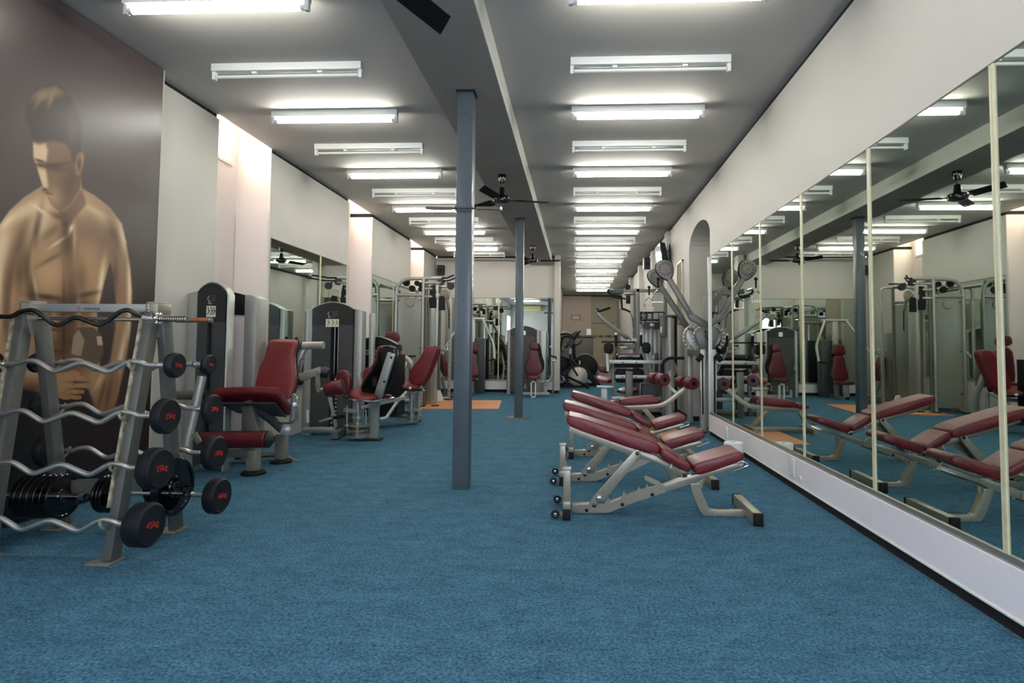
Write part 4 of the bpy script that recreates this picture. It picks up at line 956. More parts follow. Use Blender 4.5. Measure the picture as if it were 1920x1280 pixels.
obj('translucent_panel', M().box(xl+.035, xm-.03, Yf+.02, Yf+.03, .1, zb-.05), panelg, M7)
obj('panel_boss', M().lathe([(.09, 0), (.08, -.02), (.001, -.022)], V((xl+xm)/2, Yf+.02, zb-.14), (0, 1, 0), 20), panelg, M7)
m = M()
for z in (.35, 1.1, zb-.1):
    for x in (xl+.05, xm-.045): m.lathe([(.014, 0), (.012, -.02), (.001, -.021)], (x, Yf+.02, z), (0, 1, 0), 8)
obj('panel_bolt', m, darkp, M7)
obj('dark_lower_panel', M().box(xl+.04, xm-.035, Yf+.032, Yf+.04, .1, .82), greysteel, M7)
for x, y, r in ((762, 530, .065), (773, 541, .062), (782, 531, .05), (789, 534, .05), (790, 542, .055)):
    obj('pulley', M().lathe([(.02, -.02), (r, -.02), (r*.85, 0), (r, .02), (.02, .02)], W(x, y, Yf+.1), (0, 1, 0), 20), black, M7)
# rear frame
tb_('arched_frame', [V(xl, Yr, 0), V(xl, Yr, zt), V(xm, Yr, zt)], .032, rad=.28)
tb_('rear_post', [V(xm, Yr, 0), V(xm, Yr, zt)], .03, greysteel)
for x in (xl, xm): tb_('top_tube', [V(x, Yf, zt if x == xm else zt-.1), V(x, Yr, zt if x == xm else zt-.1)], .025)
obj('translucent_panel', M().box(xl+.035, xm-.03, Yr+.02, Yr+.03, .1, zb-.05), panelg, M7); tb_('cross_tube', [V(xl, Yr, zb), V(xm, Yr, zb)], .035)
for k, (x, w_) in enumerate(((805, 8),)): obj('weight_housing', M().prism([W(797, 560, 11.3), W(808, 560, 11.3), W(808, 752, 11.3), W(797, 752, 11.3)], (0, .3, 0)), panelg, M7, bevel=.01)
# front pulley column
Yp = 10.95; xp = W(818, 640, Yp).x
obj('pulley_column', M().bar(V(xp, Yp, 0.015), V(xp, Yp, W(818, 535, Yp).z), .055, .06), silver, M7, bevel=.01)
tb_('column_brace', [V(xm, Yf, W(800, 541, Yf).z), W(817, 541, Yp)], .026)
tb_('column_brace', [V(xm, Yf, W(800, 556, Yf).z), W(817, 556, Yp)], .026)
tb_('column_brace', [V(xm, Yf, W(800, 530, Yf).z), W(830, 530, Yp)], .022)
obj('carriage', M().box(xp-.055, xp+.055, Yp-.05, Yp+.05, W(818, 560, Yp).z, W(818, 550, Yp).z), silver, M7, bevel=.015)
ph = W(834, 552, Yp); obj('swivel_disc', M().lathe([(.02, .02), (.09, .02), (.10, .01), (.10, -.01), (.09, -.02), (.001, -.022)], ph, (.3, 1, 0), 26), steel, M7)
obj('hanger', M().bar(W(838, 560, Yp), W(842, 580, Yp), .05, .03), greysteel, M7, bevel=.01)
obj('cable', M().tube([W(842, 578, Yp), W(842, 615, Yp)], .012, 6), black, M7)
# perforated column
Yq = 12.25; xq = W(843, 660, Yq).x
pc = obj('perforated_column', M().bar(V(xq, Yq, .015), V(xq, Yq, W(843, 560, Yq).z), .06, .05), silver, M7, bevel=.006)
m = M(); z = .2
while z < 1.9: m.cyl((xq, Yq-.027, z), (xq, Yq-.024, z), .009, 8); z += .1
obj('adjust_hole', m, black, pc)
for x, y in ((827, 528), (845, 536)): obj('pulley', M().lathe([(.02, -.03), (.062, -.03), (.07, -.02), (.07, .02), (.062, .03), (.02, .03)], W(x, y, Yp), (0, 1, 0), 18), darkp, M7)
obj('pull_up_grip', M().tube(fillet([W(826, 521, Yp), W(838, 521, Yp-.1), W(850, 516, Yp-.4)], .05), .016, 8), black, M7)
obj('pull_up_grip', M().tube(fillet([W(830, 527, Yp), W(842, 526, Yp-.2), W(856, 520, Yp-.5)], .05), .014, 8), black, M7)
obj('pull_up_grip', M().tube(fillet([W(838, 530, Yp), W(850, 531, Yp+.1), W(858, 531, Yp+.3)], .05), .014, 8), black, M7)
m = M().tube(fillet([V(xm, Yr, zt), V(xq, Yr+.05, zt), V(xq, Yr+.05, W(843, 560, Yq).z)], .1), .025, 10); obj('rear_boom', m, silver, M7)
for x, Y in ((xl, Yf), (xm, Yf), (xp, Yp), (xl, Yr), (xq, Yq)): obj('base_plate', M().box(x-.06, x+.06, Y-.06, Y+.06, 0 if x < -2.75 else .012, .03), darkp, M7)
for pts, Y in (([(745,735),(750,737),(757,750),(757,762),(745,762)], 11.0), ([(818,731),(825,732),(829,742),(831,752),(818,752)], 12.0)):
    obj('foot_guard', M().prism(PP(pts, Y), (0, .03, 0)), papr if Y > 11.5 else silver, M7)
tb_('floor_tube', [V(xl, Yf, .05), V(xl, Yr, .05)], .03)
tb_('floor_tube', [V(xl, Yr, .05), V(xq, Yq, .05)], .03)
tow = [([(807,536),(815,534),(818,556),(818,577),(806,577),(804,560)], 10.9, 'black hanging strap pad at the left on the cable station'), ([(823,556),(831,554),(834,560),(834,581),(822,581)], 10.85, 'black hanging strap pad at the right on the cable station')]
for pts, Y, lb in tow: tag(obj('strap_pad', padmesh(PP(pts, Y), (0, .04, 0), .012, 0), black), lb, 'strap')
# --- row machine behind: red pad seen side-on
M8 = thing('chest_supported_row', 'row machine with slanted dark red chest pad behind the cable station', 'exercise machine', (-2.7, 12.9, 0))
obj('chest_pad', padmesh(PP([(822,664),(827,662),(836,684),(836,704),(832,707),(824,690)], 12.8), (0, .25, 0), .02, 1), vinyl2, M8)
obj('post', M().bar(W(828, 706, 12.9), WZ(836, 742), .05, .06), silver, M8, bevel=.01)
obj('arm', M().bar(W(822, 655, 12.8), W(838, 658, 12.8), .06, .05, up=(0, 0, 1)), silver, M8, bevel=.01)
obj('arm_grip', M().tube([W(836, 648, 12.8), W(840, 655, 12.8), W(846, 656, 12.8)], .02, 8), chrome, M8)
obj('base', M().box(-3.1, -2.6, 12.8, 13.1, 0, .06), greysteel, M8)
obj('tower_body', M().box(-3.45, -3.1, 12.9, 13.2, 0.0, 1.5), silver, M8, bevel=.04)
# --- chest press near end wall (hidden by the pillar, seen in mirrors)
M9 = thing('chest_press_machine', 'chest press with red backrest and long silver arms near the end wall mirror', 'exercise machine', (-2.5, 13.75, 0))
cx, cy = -2.5, 13.75
def facepad(t, name, cx, y, z0, z1, w0, w1, th=.08, m=vinyl2, lean=.0):
    pts = [V(cx-w0/2, y, z0), V(cx+w0/2, y, z0), V(cx+w0*.52, y+lean*.3, z0+(z1-z0)*.3), V(cx+w1/2, y+lean*.6, z0+(z1-z0)*.62), V(cx+w1/2, y+lean, z1), V(cx-w1/2, y+lean, z1), V(cx-w1/2, y+lean*.6, z0+(z1-z0)*.62), V(cx-w0*.52, y+lean*.3, z0+(z1-z0)*.3)]
    return obj(name, padmesh(pts, (0, th, 0), .025, 1), m, t)
facepad(M9, 'headrest', cx, cy+.06, 1.0, 1.24, .3, .25, .08)
facepad(M9, 'backrest', cx, cy, .42, .98, .36, .26, .08, lean=.06)
obj('seat_pad', padmesh([V(cx-.18, cy-.35, .34), V(cx+.18, cy-.35, .34), V(cx+.2, cy+.02, .34), V(cx-.2, cy+.02, .34)], (0, 0, .07), .025, 1), vinyl2, M9)
obj('back_shell', M().box(cx-.13, cx+.13, cy+.15, cy+.18, .45, 1.2), black, M9, bevel=.01)
obj('main_post', M().bar(V(cx, cy+.25, .0), V(cx, cy+.25, 1.78), .1, .1), silver, M9, bevel=.01)
obj('top_bar', M().cyl((cx-.3, cy+.25, 1.8), (cx+.3, cy+.25, 1.8), .035, 14), silver, M9)
for s in (-1, 1):
    obj('press_arm', M().tube(fillet([V(cx+s*.25, cy+.22, 1.78), V(cx+s*.55, cy-.02, 1.2), V(cx+s*.62, cy-.35, .85)], .12), .028, 12), silver, M9)
    obj('hand_grip', M().cyl((cx+s*.62, cy-.35, .85), (cx+s*.5, cy-.5, .82), .02, 10), black, M9)
obj('front_leg', M().box(cx-.06, cx+.06, cy-.3, cy-.24, 0, .34), silver, M9, bevel=.01)
obj('base', M().box(cx-.05, cx+.05, cy-.3, cy+.6, 0.0, .06), silver, M9)
obj('weight_tower', M().box(cx-.25, cx+.25, cy+.45, cy+.7, 0, 1.35), shroud, M9, bevel=.04)

# --- shoulder press at the end wall
M10 = thing('shoulder_press_machine', 'shoulder press with red headrest and arched dark tower, behind the second pillar', 'exercise machine', (-1.1, 14.0, 0))
yt = 14.05; x0 = W(950, 650, yt).x; x1 = W(1012, 650, yt).x
tower(M10, x0, x1, yt, W(990, 611, yt).z, .3, .1, .1, head=.24, slot=0, sticker=None)
st = obj('instruction_sticker', M().box(*[v for v in (W(979, 622, yt).x, W(986, 622, yt).x)], yt-.014, yt-.008, W(983, 628, yt).z, W(983, 620, yt).z), papr, M10)
obj('side_column', M().box(x1-.02, x1+.14, yt+.12, yt+.3, 0, W(1010, 620, yt).z), silver, M10, bevel=.03)
ys = 13.45
obj('headrest', padmesh(PP([(994,641),(1008,641),(1010,655),(1003,656),(992,655)], ys), (0, .07, 0), .02, 1), vinyl2, M10)
obj('backrest', padmesh(PP([(994,657),(1009,657),(1010,668),(1014,680),(1017,690),(1015,699),(1008,703),(992,703),(985,698),(984,688),(989,676),(992,666)], ys-.02), (0, .08, 0), .02, 1), vinyl2, M10)
obj('back_shell', padmesh(PP([(1005,642),(1013,645),(1016,668),(1021,680),(1019,696),(1008,702)], ys+.08), (0, .05, 0), .015, 1), black, M10)
obj('seat_pad', padmesh([W(986, 711, ys-.4), W(1014, 711, ys-.4), W(1008, 706, ys-.05), W(992, 706, ys-.05)], (0, 0, .055), .02, 1), vinyl2, M10)
m = M(); A = W(995, 714, ys-.35); B_ = W(1003, 714, ys-.35); yb = ys-.35
m.box(A.x, A.x+.025, yb, yb+.08, 0.0, A.z).box(B_.x-.0, B_.x+.025, yb, yb+.08, 0.0, A.z).box(A.x, B_.x+.025, yb, yb+.08, 0, .03).box(A.x, B_.x+.025, yb, yb+.08, A.z-.03, A.z)
obj('front_leg', m, white, M10)
obj('back_post', M().bar(W(1000, 650, ys+.2), V(W(1000, 650, ys+.2).x, ys+.2, 0), .08, .08), greysteel, M10)
obj('arm_tube', M().tube(fillet([W(1012, 716, 13.5), W(1030, 715, 13.5), W(1035, 705, 13.5), W(1035, 672, 13.5)], .15), .03, 12), silver, M10)
obj('handle', M().tube(fillet([W(1032, 651, 13.5), W(1032, 668, 13.5), W(1042, 668, 13.5), W(1043, 674, 13.5)], .08), .018, 8), black, M10)
obj('handle_tip', M().ball(W(1032, 650, 13.5), .02, 8), white, M10)
obj('arm_joint', M().bar(W(1033, 676, 13.5), W(1044, 676, 13.5), .09, .06, up=(0, 0, 1)), silver, M10, bevel=.02)
m = M()
for px, py, r in ((985, 722, .05), (1012, 722, .05), (1022, 718, .06)): m.lathe([(r, 0), (r, .02), (.02, .02), (.02, .12)], W(px, py+6, 13.4), (0, 0, 1), 16)
obj('cam', m, steel, M10)
obj('side_lever', M().tube(fillet([W(958, 670, 13.9), W(961, 690, 13.9), W(958, 694, 13.9)], .03), .012, 8), chrome, M10)
m = M().bar(W(975, 737, 13.4), W(1030, 737, 13.5), .08, .05, up=(0, 0, 1)).bar(W(978, 725, 13.4), W(978, 737, 13.4), .06, .06).bar(W(1022, 722, 13.5), W(1024, 738, 13.5), .06, .06)
obj('base_frame', m, silver, M10)

# ================================================================== BIKES
def bike(px_c, Y, label, flip=1, wheel=True):
    c = WZ(px_c, 728); x, y = c.x, Y
    t = thing('exercise_bike', label, 'exercise bike', (x, y, 0), 'exercise bikes by the desk')
    def F(u, z, dy=0): return V(x+flip*u, y+dy, z)
    wz = .34
    obj('flywheel', M().lathe([(.04, -.02), (.10, -.025), (.26, -.012), (.275, 0), (.26, .012), (.04, .02)], F(0, wz), (0, 1, 0), 40), mat('flywheel_metal', (190, 186, 170), .4, .6), t)
    m = M()
    for k in range(8): a_ = k*math.pi/4; m.bar(F(.05*math.cos(a_), wz+.05*math.sin(a_), -.024), F(.25*math.cos(a_), wz+.25*math.sin(a_), -.016), .02, .004)
    obj('flywheel_spoke', m, silver, t)
    obj('flywheel_guard', M().path([F(.30*math.cos(a_), wz+.30*math.sin(a_)) for a_ in [math.radians(60+8*k) for k in range(20)]], .05, .1), black, t)
    obj('fork', M().path([F(.0, wz, -.05), F(-.16, .62, -.05), F(-.22, .95, -.05)], .05, .02), black, t); obj('fork', M().path([F(.0, wz, .05), F(-.16, .62, .05), F(-.22, .95, .05)], .05, .02), black, t)
    obj('main_frame', M().tube(fillet([F(-.18, .75), F(-.5, .42), F(-.62, .08)], .15), .045, 12).tube([F(-.5, .42), F(.3, .05)], .04, 12), black, t)
    obj('seat_tube', M().bar(F(-.52, .42), F(-.72, .92), .05, .05), silver, t)
    obj('saddle', padmesh([F(-.95, .93, -.12), F(-.62, .95, -.03), F(-.62, .95, .03), F(-.95, .93, .12)], (0, 0, .06), .02, 1), black, t)
    obj('crank_disc', M().lathe([(.02, -.03), (.1, -.03), (.1, .03), (.02, .03)], F(-.42, .34), (0, 1, 0), 24), darkp, t)
    obj('crank', M().bar(F(-.42, .34, -.08), F(-.35, .2, -.08), .03, .015).bar(F(-.42, .34, .08), F(-.49, .48, .08), .03, .015), chrome, t)
    obj('pedal', M().box(x+flip*-.35-.05, x+flip*-.35+.05, y-.16, y-.09, .18, .21), darkp, t); obj('pedal', M().box(x+flip*-.49-.05, x+flip*-.49+.05, y+.09, y+.16, .47, .5), darkp, t)
    obj('stem', M().bar(F(-.22, .9), F(-.2, 1.12), .05, .05), silver, t)
    for s in (-1, 1): obj('handlebar', M().tube(fillet([F(-.2, 1.12), F(-.18, 1.14, s*.2), F(.06, 1.24, s*.22), F(.1, 1.34, s*.2)], .05), .018, 10), black, t)
    obj('console', M().bar(F(-.26, 1.2), F(-.12, 1.34), .16, .03, up=(0, 1, 0)), darkp, t)
    obj('foot', M().box(x-.04+flip*.28, x+.04+flip*.28, y-.25, y+.25, 0, .06), black, t); obj('foot', M().box(x-.04-flip*.66, x+.04-flip*.66, y-.25, y+.25, 0, .06), black, t)
    obj('base_tube', M().bar(F(.28, .05), F(-.66, .05), .05, .06, up=(0, 0, 1)), black, t)
    return t
bike(1083, 16.4, 'black exercise bike with bright fan-like flywheel beside the end wall pilaster')
# elliptical with round cover behind
t = thing('elliptical_trainer', 'black elliptical trainer with big round cover between the bike and the grey desk', 'exercise machine', (.35, 17.4, 0))
c = W(1097, 687, 17.4)
obj('round_cover', M().lathe([(.05, -.09), (.32, -.08), (.37, -.05), (.38, 0), (.37, .05), (.32, .08), (.05, .09)], c, (0, 1, 0), 40), black, t)
obj('cover_rim', M().tube([c+V(.37*math.cos(a_), -.05, .37*math.sin(a_)) for a_ in [math.radians(20+10*k) for k in range(17)]], .012, 6), silver, t)
obj('base', M().box(c.x-1.3, c.x+.45, 17.25, 17.55, 0, .1), black, t, bevel=.02)
obj('ramp', M().bar(V(c.x-.1, 17.3, .6), V(c.x+.35, 17.3, .06), .16, .12), rubber, t, bevel=.02)
for dy in (-.2, .2):
    obj('arm_lever', M().tube(fillet([V(c.x-.2, 17.4+dy, .6), V(c.x-.38, 17.4+dy, 1.1), V(c.x-.3, 17.4+dy, 1.45), V(c.x-.15, 17.4+dy, 1.62)], .15), .024, 10), black, t)
    obj('arm_lever_grip', M().tube(fillet([V(c.x-.65, 17.4+dy, 1.0), V(c.x-.85, 17.4+dy, 1.15), V(c.x-.8, 17.4+dy, 1.5), V(c.x-.5, 17.4+dy, 1.55), V(c.x-.3, 17.4+dy, 1.4)], .1), .022, 8), rubber, t)
obj('mast', M().bar(V(c.x-.3, 17.4, .5), V(c.x-.35, 17.4, 1.4), .09, .08), black, t, bevel=.02)
obj('console', M().bar(V(c.x-.45, 17.4, 1.38), V(c.x-.2, 17.4, 1.55), .2, .05), darkp, t, bevel=.01)
for x_, y_ in ((-.16, .1),): obj('cup_mark', M().box(c.x-.18, c.x-.14, 17.3, 17.31, .55, .75), yellowp, t)
t = thing('exercise_bike', 'black exercise bike half hidden behind the white pilaster of the end wall', 'exercise bike', (-.55, 17.0, 0))
c = W(1052, 700, 17.0)
obj('flywheel_cover', M().lathe([(.04, -.04), (.2, -.05), (.24, -.02), (.24, .02), (.04, .05)], V(c.x, 17, .3), (0, 1, 0), 30), darkchrome, t)
obj('shroud', M().prism([W(1036, 715, 17.05), W(1062, 715, 17.05), W(1078, 690, 17.05), W(1066, 676, 17.05), W(1036, 668, 17.05)], (0, .1, 0)), rubber, t, bevel=.03)
obj('frame', M().tube(fillet([W(1050, 668, 17), W(1075, 676, 17), W(1098, 712, 17)], .2), .05, 10), rubber, t)
obj('base', M().box(c.x-.5, c.x+.6, 16.95, 17.1, 0, .06), black, t)
obj('handlebar', M().tube(fillet([W(1050, 655, 17), W(1055, 632, 17), W(1068, 628, 17), W(1072, 640, 17), W(1060, 652, 17)], .08), .03, 8), rubber, t)

# ================================================================== RECEPTION
dk = thing('reception_desk', 'dark grey reception desk with rounded end at the far end of the room', 'desk', (-.1, 22, 0))
p0, p1 = W(1040, 630, 22), W(1112, 630, 22)
obj('body', M().box(-.6, p1.x, 22, 22.6, 0, p1.z-.04), deskm, dk, bevel=.05)
obj('counter_top', M().box(-.6, p1.x+.06, 21.95, 22.65, p1.z-.04, p1.z+.04), mat('counter_brown', (96, 88, 78), .5), dk, bevel=.01)
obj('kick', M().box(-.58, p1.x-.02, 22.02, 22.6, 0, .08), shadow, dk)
t = thing('framed_notice', 'small framed notice on the beige far wall above the desk', 'picture', W(1081, 595, 25.74))
a, b_ = W(1071, 590, 25.74), W(1088, 600, 25.74)
obj('frame', M().box(a.x, b_.x, 25.72, 25.748, b_.z, a.z), mat('frame_brown', (120, 104, 84), .5), t)
obj('notice', M().box(a.x+.03, b_.x-.03, 25.715, 25.72, b_.z+.03, a.z-.03), beige, t)
for k in range(3): obj('print_line', M().box(a.x+.07, b_.x-.07, 25.71, 25.715, b_.z+.05+.045*k, b_.z+.07+.045*k), papr, t)
c = W(1104, 618, 22.1); t = thing('leaflet_box', 'white leaflet holder standing on the reception desk', 'holder', (c.x, 22.2, p1.z+.04))
obj('box', M().box(c.x-.09, c.x+.09, 22.1, 22.25, p1.z+.04, p1.z+.2), papr, t); obj('card', M().box(c.x-.08, c.x+.08, 22.26, 22.27, p1.z+.04, p1.z+.28), white, t)
c = W(1058, 620, 22.1); t = thing('till_screen', 'beige-grey screen standing at the left of the reception desk', 'screen', (c.x, 22.2, p1.z+.04))
obj('panel', M().box(c.x-.11, c.x+.11, 22.2, 22.23, p1.z+.06, p1.z+.2), olive, t); obj('stand', M().box(c.x-.04, c.x+.04, 22.18, 22.28, p1.z+.04, p1.z+.06), darkp, t)
t = thing('wooden_step', 'pale wooden step along the foot of the far olive wall', 'step', (1.1, 20.5, 0)); obj('tread', M().box(.75, 1.7, 20.2, 20.9, .28, .33), wood, t); obj('riser', M().box(.78, 1.7, 20.24, 20.86, 0, .28), olive, t)
#@@PART3
# ================================================================== ROLLER BENCH
M12 = thing('roller_bench', 'low red bench with a bent arm and two round red rollers, beyond the adjustable benches', 'bench', (1.2, 8.2, 0))
Y = 8.05
obj('main_pad', padmesh(PP([(1161.5,751),(1163,748),(1226,741.5),(1231,744),(1237,751),(1235,756),(1165,761),(1161.5,757)], Y), (0, .26, 0), .02, 1), vinyl, M12)
obj('head_pad', padmesh(PP([(1135,757),(1153,751.5),(1158,754),(1159,760),(1140,763)], Y), (0, .24, 0), .02, 1), vinyl, M12)
obj('rail', M().path(fillet([W(1142, 764, Y+.1), W(1200, 763, Y+.1), W(1240, 760, Y+.1), W(1256, 751, Y+.1), W(1290, 723, Y+.1), W(1300, 720, Y+.1)], .15), .06, .05), steel, M12, bevel=.004)
fl = W(1237, 797, Y+.2)
obj('strut', M().bar(W(1205, 764, Y+.1), V(fl.x, Y+.15, .05), .06, .05), steel, M12, bevel=.004)
obj('rear_leg', M().bar(W(1150, 765, Y+.1), V(W(1132, 790, Y+.1).x, Y+.1, .05), .05, .05), steel, M12, bevel=.004)
obj('base_rail', M().bar(V(W(1132, 790, Y).x, Y+.12, .04), V(fl.x, Y+.12, .04), .05, .05), steel, M12, bevel=.004)
obj('crossbar', M().box(fl.x-.03, fl.x+.03, Y-.12, Y+.38, 0, .07), steel, M12); e = W(1132, 790, Y+.1).x; obj('crossbar', M().box(e-.03, e+.03, Y-.12, Y+.38, 0, .07), steel, M12)
obj('lower_arm', M().bar(W(1251, 722, Y+.2), W(1270, 738, Y+.15), .04, .05), steel, M12, bevel=.004)
def roller(t, c, r, L, m=vinyl2):
    a = V(-.28, 1, .0).normalized()
    o = obj('roller', M().lathe([(.02, 0), (r*.9, 0), (r, .012), (r, L-.012), (r*.9, L), (.02, L)], c, a, 28), m, t)
    obj('roller_seam', M().lathe([(r*.35, -.001), (r*.37, -.004), (r*.33, -.004), (.02, -.001)], c, a, 18), black, o)
    return o
for px, py in ((1301, 719), (1247, 712)):
    c = W(px, py, Y-.12); roller(M12, c, .083, .17); roller(M12, c+V(-.28, 1, 0).normalized()*.28, .08, .17); obj('roller_axle', M().cyl(c+V(-.02, .08, 0), c+V(-.12, .42, 0), .02, 10), chrome, M12)

# ================================================================== DUAL PULLEY
M13 = thing('dual_pulley_machine', 'wall-side dual pulley machine with two long raised arms ending in grey paddles', 'exercise machine', (1.7, 8.4, 0))
O3 = (1190, 440); s3 = 4.924
def P3(pts, Y): return PP(pts, Y, O3, s3)
def arm(Y, pad, ink_c, elbow, wpx):
    o = P3(pad, Y); pd = obj('paddle', padmesh(o, (0, .07, 0), .012, 1), greysteel, M13, label='grey oval pulley cover')
    c = sum(o, Vector())/len(o); out = [c+(p-c)*1.03+V(0, .035, 0) for p in smoothpoly(o, 1)]
    obj('paddle_rim', M().tube(out, .007, 6, closed=True), black, M13)
    m = M()
    for k in range(14):
        a_ = 2*math.pi*k/14+.2; d = V(math.cos(a_), 0, math.sin(a_)); m.bar(c+d*.065+V(0, -.010, .01), c+d*.10+V(0, -.010, .01), .008, .004)
    obj('vent_slot', m, black, pd)
    m = M(); z = [(-.03,.03),(-.012,-.005),(.0,.02),(.012,-.012),(.03,-.03),(.0,-.045)]
    for a_, b_ in zip(z, z[1:]): m.bar(c+V(a_[0], -.011, a_[1]), c+V(b_[0], -.011, b_[1]), .007, .003)
    obj('red_mark', m, redink, pd)
    e = [P3([q_], Y+.03)[0] for q_ in elbow]
    obj('boom', M().path(e[:2], wpx*Y/1100, .07), greysteel, M13, bevel=.006)
    if len(e) > 2: obj('boom_elbow', M().path([e[1]+(e[0]-e[1]).normalized()*.02]+e[2:], wpx*1.35*Y/1100, .09), greysteel, M13, bevel=.006)
    return c
cA = arm(8.05, [(192,300),(205,262),(245,238),(290,232),(335,248),(358,290),(360,345),(345,395),(322,420),(290,415),(245,390),(205,345)], None, [(322, 412), (520, 745), (530, 760), (700, 862)], 9.5)
cB = arm(8.95, [(118,380),(128,345),(158,322),(205,320),(245,345),(265,390),(262,440),(250,475),(228,486),(190,472),(140,430)], None, [(240, 478), (505, 880), (520, 895), (620, 960)], 9.5)
obj('angle_plate', M().prism(P3([(540,860),(560,830),(700,870),(716,900),(716,1085),(690,1090),(620,1060),(590,1000),(560,930)], 8.0), (0, .02, 0)), greysteel, M13, bevel=.003)
obj('angle_plate', M().prism(P3([(480,880),(530,880),(580,960),(600,1030),(640,1080),(570,1090),(545,1040),(505,1010),(480,960)], 8.25), (0, .02, 0)), silver, M13, bevel=.003)
m = M(); m2 = M(); cc = P3([(650, 950)], 7.98)[0]; c2 = P3([(570, 950)], 8.22)[0]
m.tube([cc+V(-.16*math.cos(a_), 0, .16*math.sin(a_)) for a_ in [math.radians(-50+10*k) for k in range(12)]], .009, 6)
for k in range(7):
    a_ = math.radians(-50+18*k); m2.cyl(cc+V(-.16*math.cos(a_), -.02, .16*math.sin(a_)), cc+V(-.16*math.cos(a_), -.012, .16*math.sin(a_)), .009, 8); m2.cyl(c2+V(-.18*math.cos(a_), -.02, .18*math.sin(a_)), c2+V(-.18*math.cos(a_), -.012, .18*math.sin(a_)), .012, 8)
m.tube([c2+V(-.18*math.cos(a_), 0, .18*math.sin(a_)) for a_ in [math.radians(-55+10*k) for k in range(13)]], .016, 6)
obj('notched_arc', m, steel, M13); obj('arc_pin', m2, white, M13)
m = M()
for x, y in ((655, 895), (680, 905), (655, 935), (672, 962)): m.lathe([(.013, 0), (.01, -.01), (.001, -.011)], P3([(x, y)], 7.995)[0], (0, 1, 0), 10)
obj('bolt', m, black, M13)
obj('release_knob', M().ball(P3([(515, 850)], 8.3)[0], .03, 10), white, M13)
obj('grip_knob', M().bar(P3([(580, 1118)], 7.9)[0], P3([(620, 1150)], 7.9)[0], .11, .06), black, M13, bevel=.015)
xp = WX(1328, 800, 1.70)
zt = W(1326, 655, 7.98).z
obj('upright', M().box(1.655, 1.73, 7.95, 8.06, 0.02, zt), silver, M13, bevel=.008)
obj('upright_slot', M().box(1.668, 1.688, 7.944, 7.95, .25, zt-.1), black, M13)
obj('upright_edge', M().box(1.648, 1.656, 7.944, 7.96, zt-.55, zt-.12), white, M13)
obj('upright', M().box(1.655, 1.73, 8.85, 8.96, 0.02, zt), silver, M13, bevel=.008)
obj('link_tube', M().bar(V(1.69, 8.0, zt-.05), V(1.69, 8.9, zt-.05), .08, .08, up=(0, 0, 1)), greysteel, M13)
obj('weight_cover', M().lathe([(.3, 0), (.3, 1.85)], (2.12, 8.5, 0.02), (0, 0, 1), 28), silver, M13)
obj('foot', M().bar(WZ(1291, 815, .03), V(1.70, 8.02, .04), .09, .05, up=(0, 0, 1)), silver, M13, bevel=.01)
obj('foot', M().bar(WZ(1292, 790, .03), V(1.70, 8.9, .04), .09, .05, up=(0, 0, 1)), silver, M13, bevel=.01)
def dhandle(name_lab, top, c, w_, h_):
    t = thing('pulley_handle', name_lab, 'handle', c)
    obj('cable', M().tube([top, c+V(0, 0, h_*.9)], .004, 6), darkp, t)
    obj('stop_ball', M().ball(top-V(0, 0, .02), .024, 8), black, t); obj('cable_sleeve', M().tube([top-V(0, 0, .03), top-V(0, 0, .14)], .012, 8), black, t)
    obj('bracket', M().tube(fillet([c+V(-w_/2, 0, -h_/2), c+V(-w_/2, 0, h_*.25), c+V(-w_*.2, 0, h_*.5), c+V(0, 0, h_*.72), c+V(w_*.2, 0, h_*.5), c+V(w_/2, 0, h_*.25), c+V(w_/2, 0, -h_/2)], .03), .008, 8), chrome, t)
    obj('grip', M().cyl(c+V(-w_/2-.01, 0, -h_/2), c+V(w_/2+.01, 0, -h_/2), .013, 12), white, t)
dhandle('white-gripped stirrup handle hanging from the nearer raised pulley arm', W(1234, 520, 8.02), W(1233, 557, 8.02), .125, .14)
dhandle('white-gripped stirrup handle hanging from the farther raised pulley arm', W(1217, 536, 8.92), W(1217, 569, 8.92), .13, .14)

# ================================================================== MULTI GYM
M11 = thing('multi_gym', 'large multi-station gym with knee-raise pads and lat pull-down, against the right wall', 'exercise machine', (1.1, 10.2, 0))
Y = 10.2
def vb(name, x0_, x1_, y0_, y1_, Yv=None, d=.06, m=greysteel, par=None, bv=.006):
    Yv = Yv or Y; a = W((x0_+x1_)/2, y0_, Yv); b_ = W((x0_+x1_)/2, y1_, Yv); ww = abs(W(x1_, y0_, Yv).x-W(x0_, y0_, Yv).x)
    return obj(name, M().box(a.x-ww/2, a.x+ww/2, Yv, Yv+d, max(0, b_.z), a.z), m, par or M11, bevel=bv)
vb('upright', 1193, 1199.5, 541, 800, Y); vb('upright', 1187, 1192, 545, 800, Y+.5); vb('upright', 1245, 1251, 545, 800, Y+.1)
vb('top_beam', 1168, 1250, 541.5, 547.5, Y); vb('cross_beam', 1171, 1196, 550, 553, Y+.1)
vb('pulley_block', 1152, 1169, 541, 550, Y-.02, .1, shroud)
obj('pulley', M().lathe([(.02, 0), (.05, 0), (.05, .04), (.02, .04)], W(1177, 538, Y), (0, 1, 0), 18), black, M11)
vb('upper_pad_bracket', 1174, 1182, 553, 569, Y, .05, black)
for pts, mm, r in (([(1140,541),(1150,544)], chrome, .02), ([(1139,544),(1143,550),(1150,553),(1166,555)], black, .02), ([(1145,555),(1160,558),(1173,560)], black, .016), ([(1167,579),(1172,580),(1182,585)], black, .018)):
    obj('pull_down_bar', M().tube(fillet([W(x, y, Y-.1) for x, y in pts], .05), r, 8), mm, M11)
m = M()
for k in range(9): m.ball(W(1161.5+.2*k, 556+2.8*k, Y-.05), .018, 6)
obj('chain', m, chrome, M11)
obj('chain_cover', M().bar(W(1164.5, 556, Y), W(1166, 580, Y), .04, .03), black, M11)
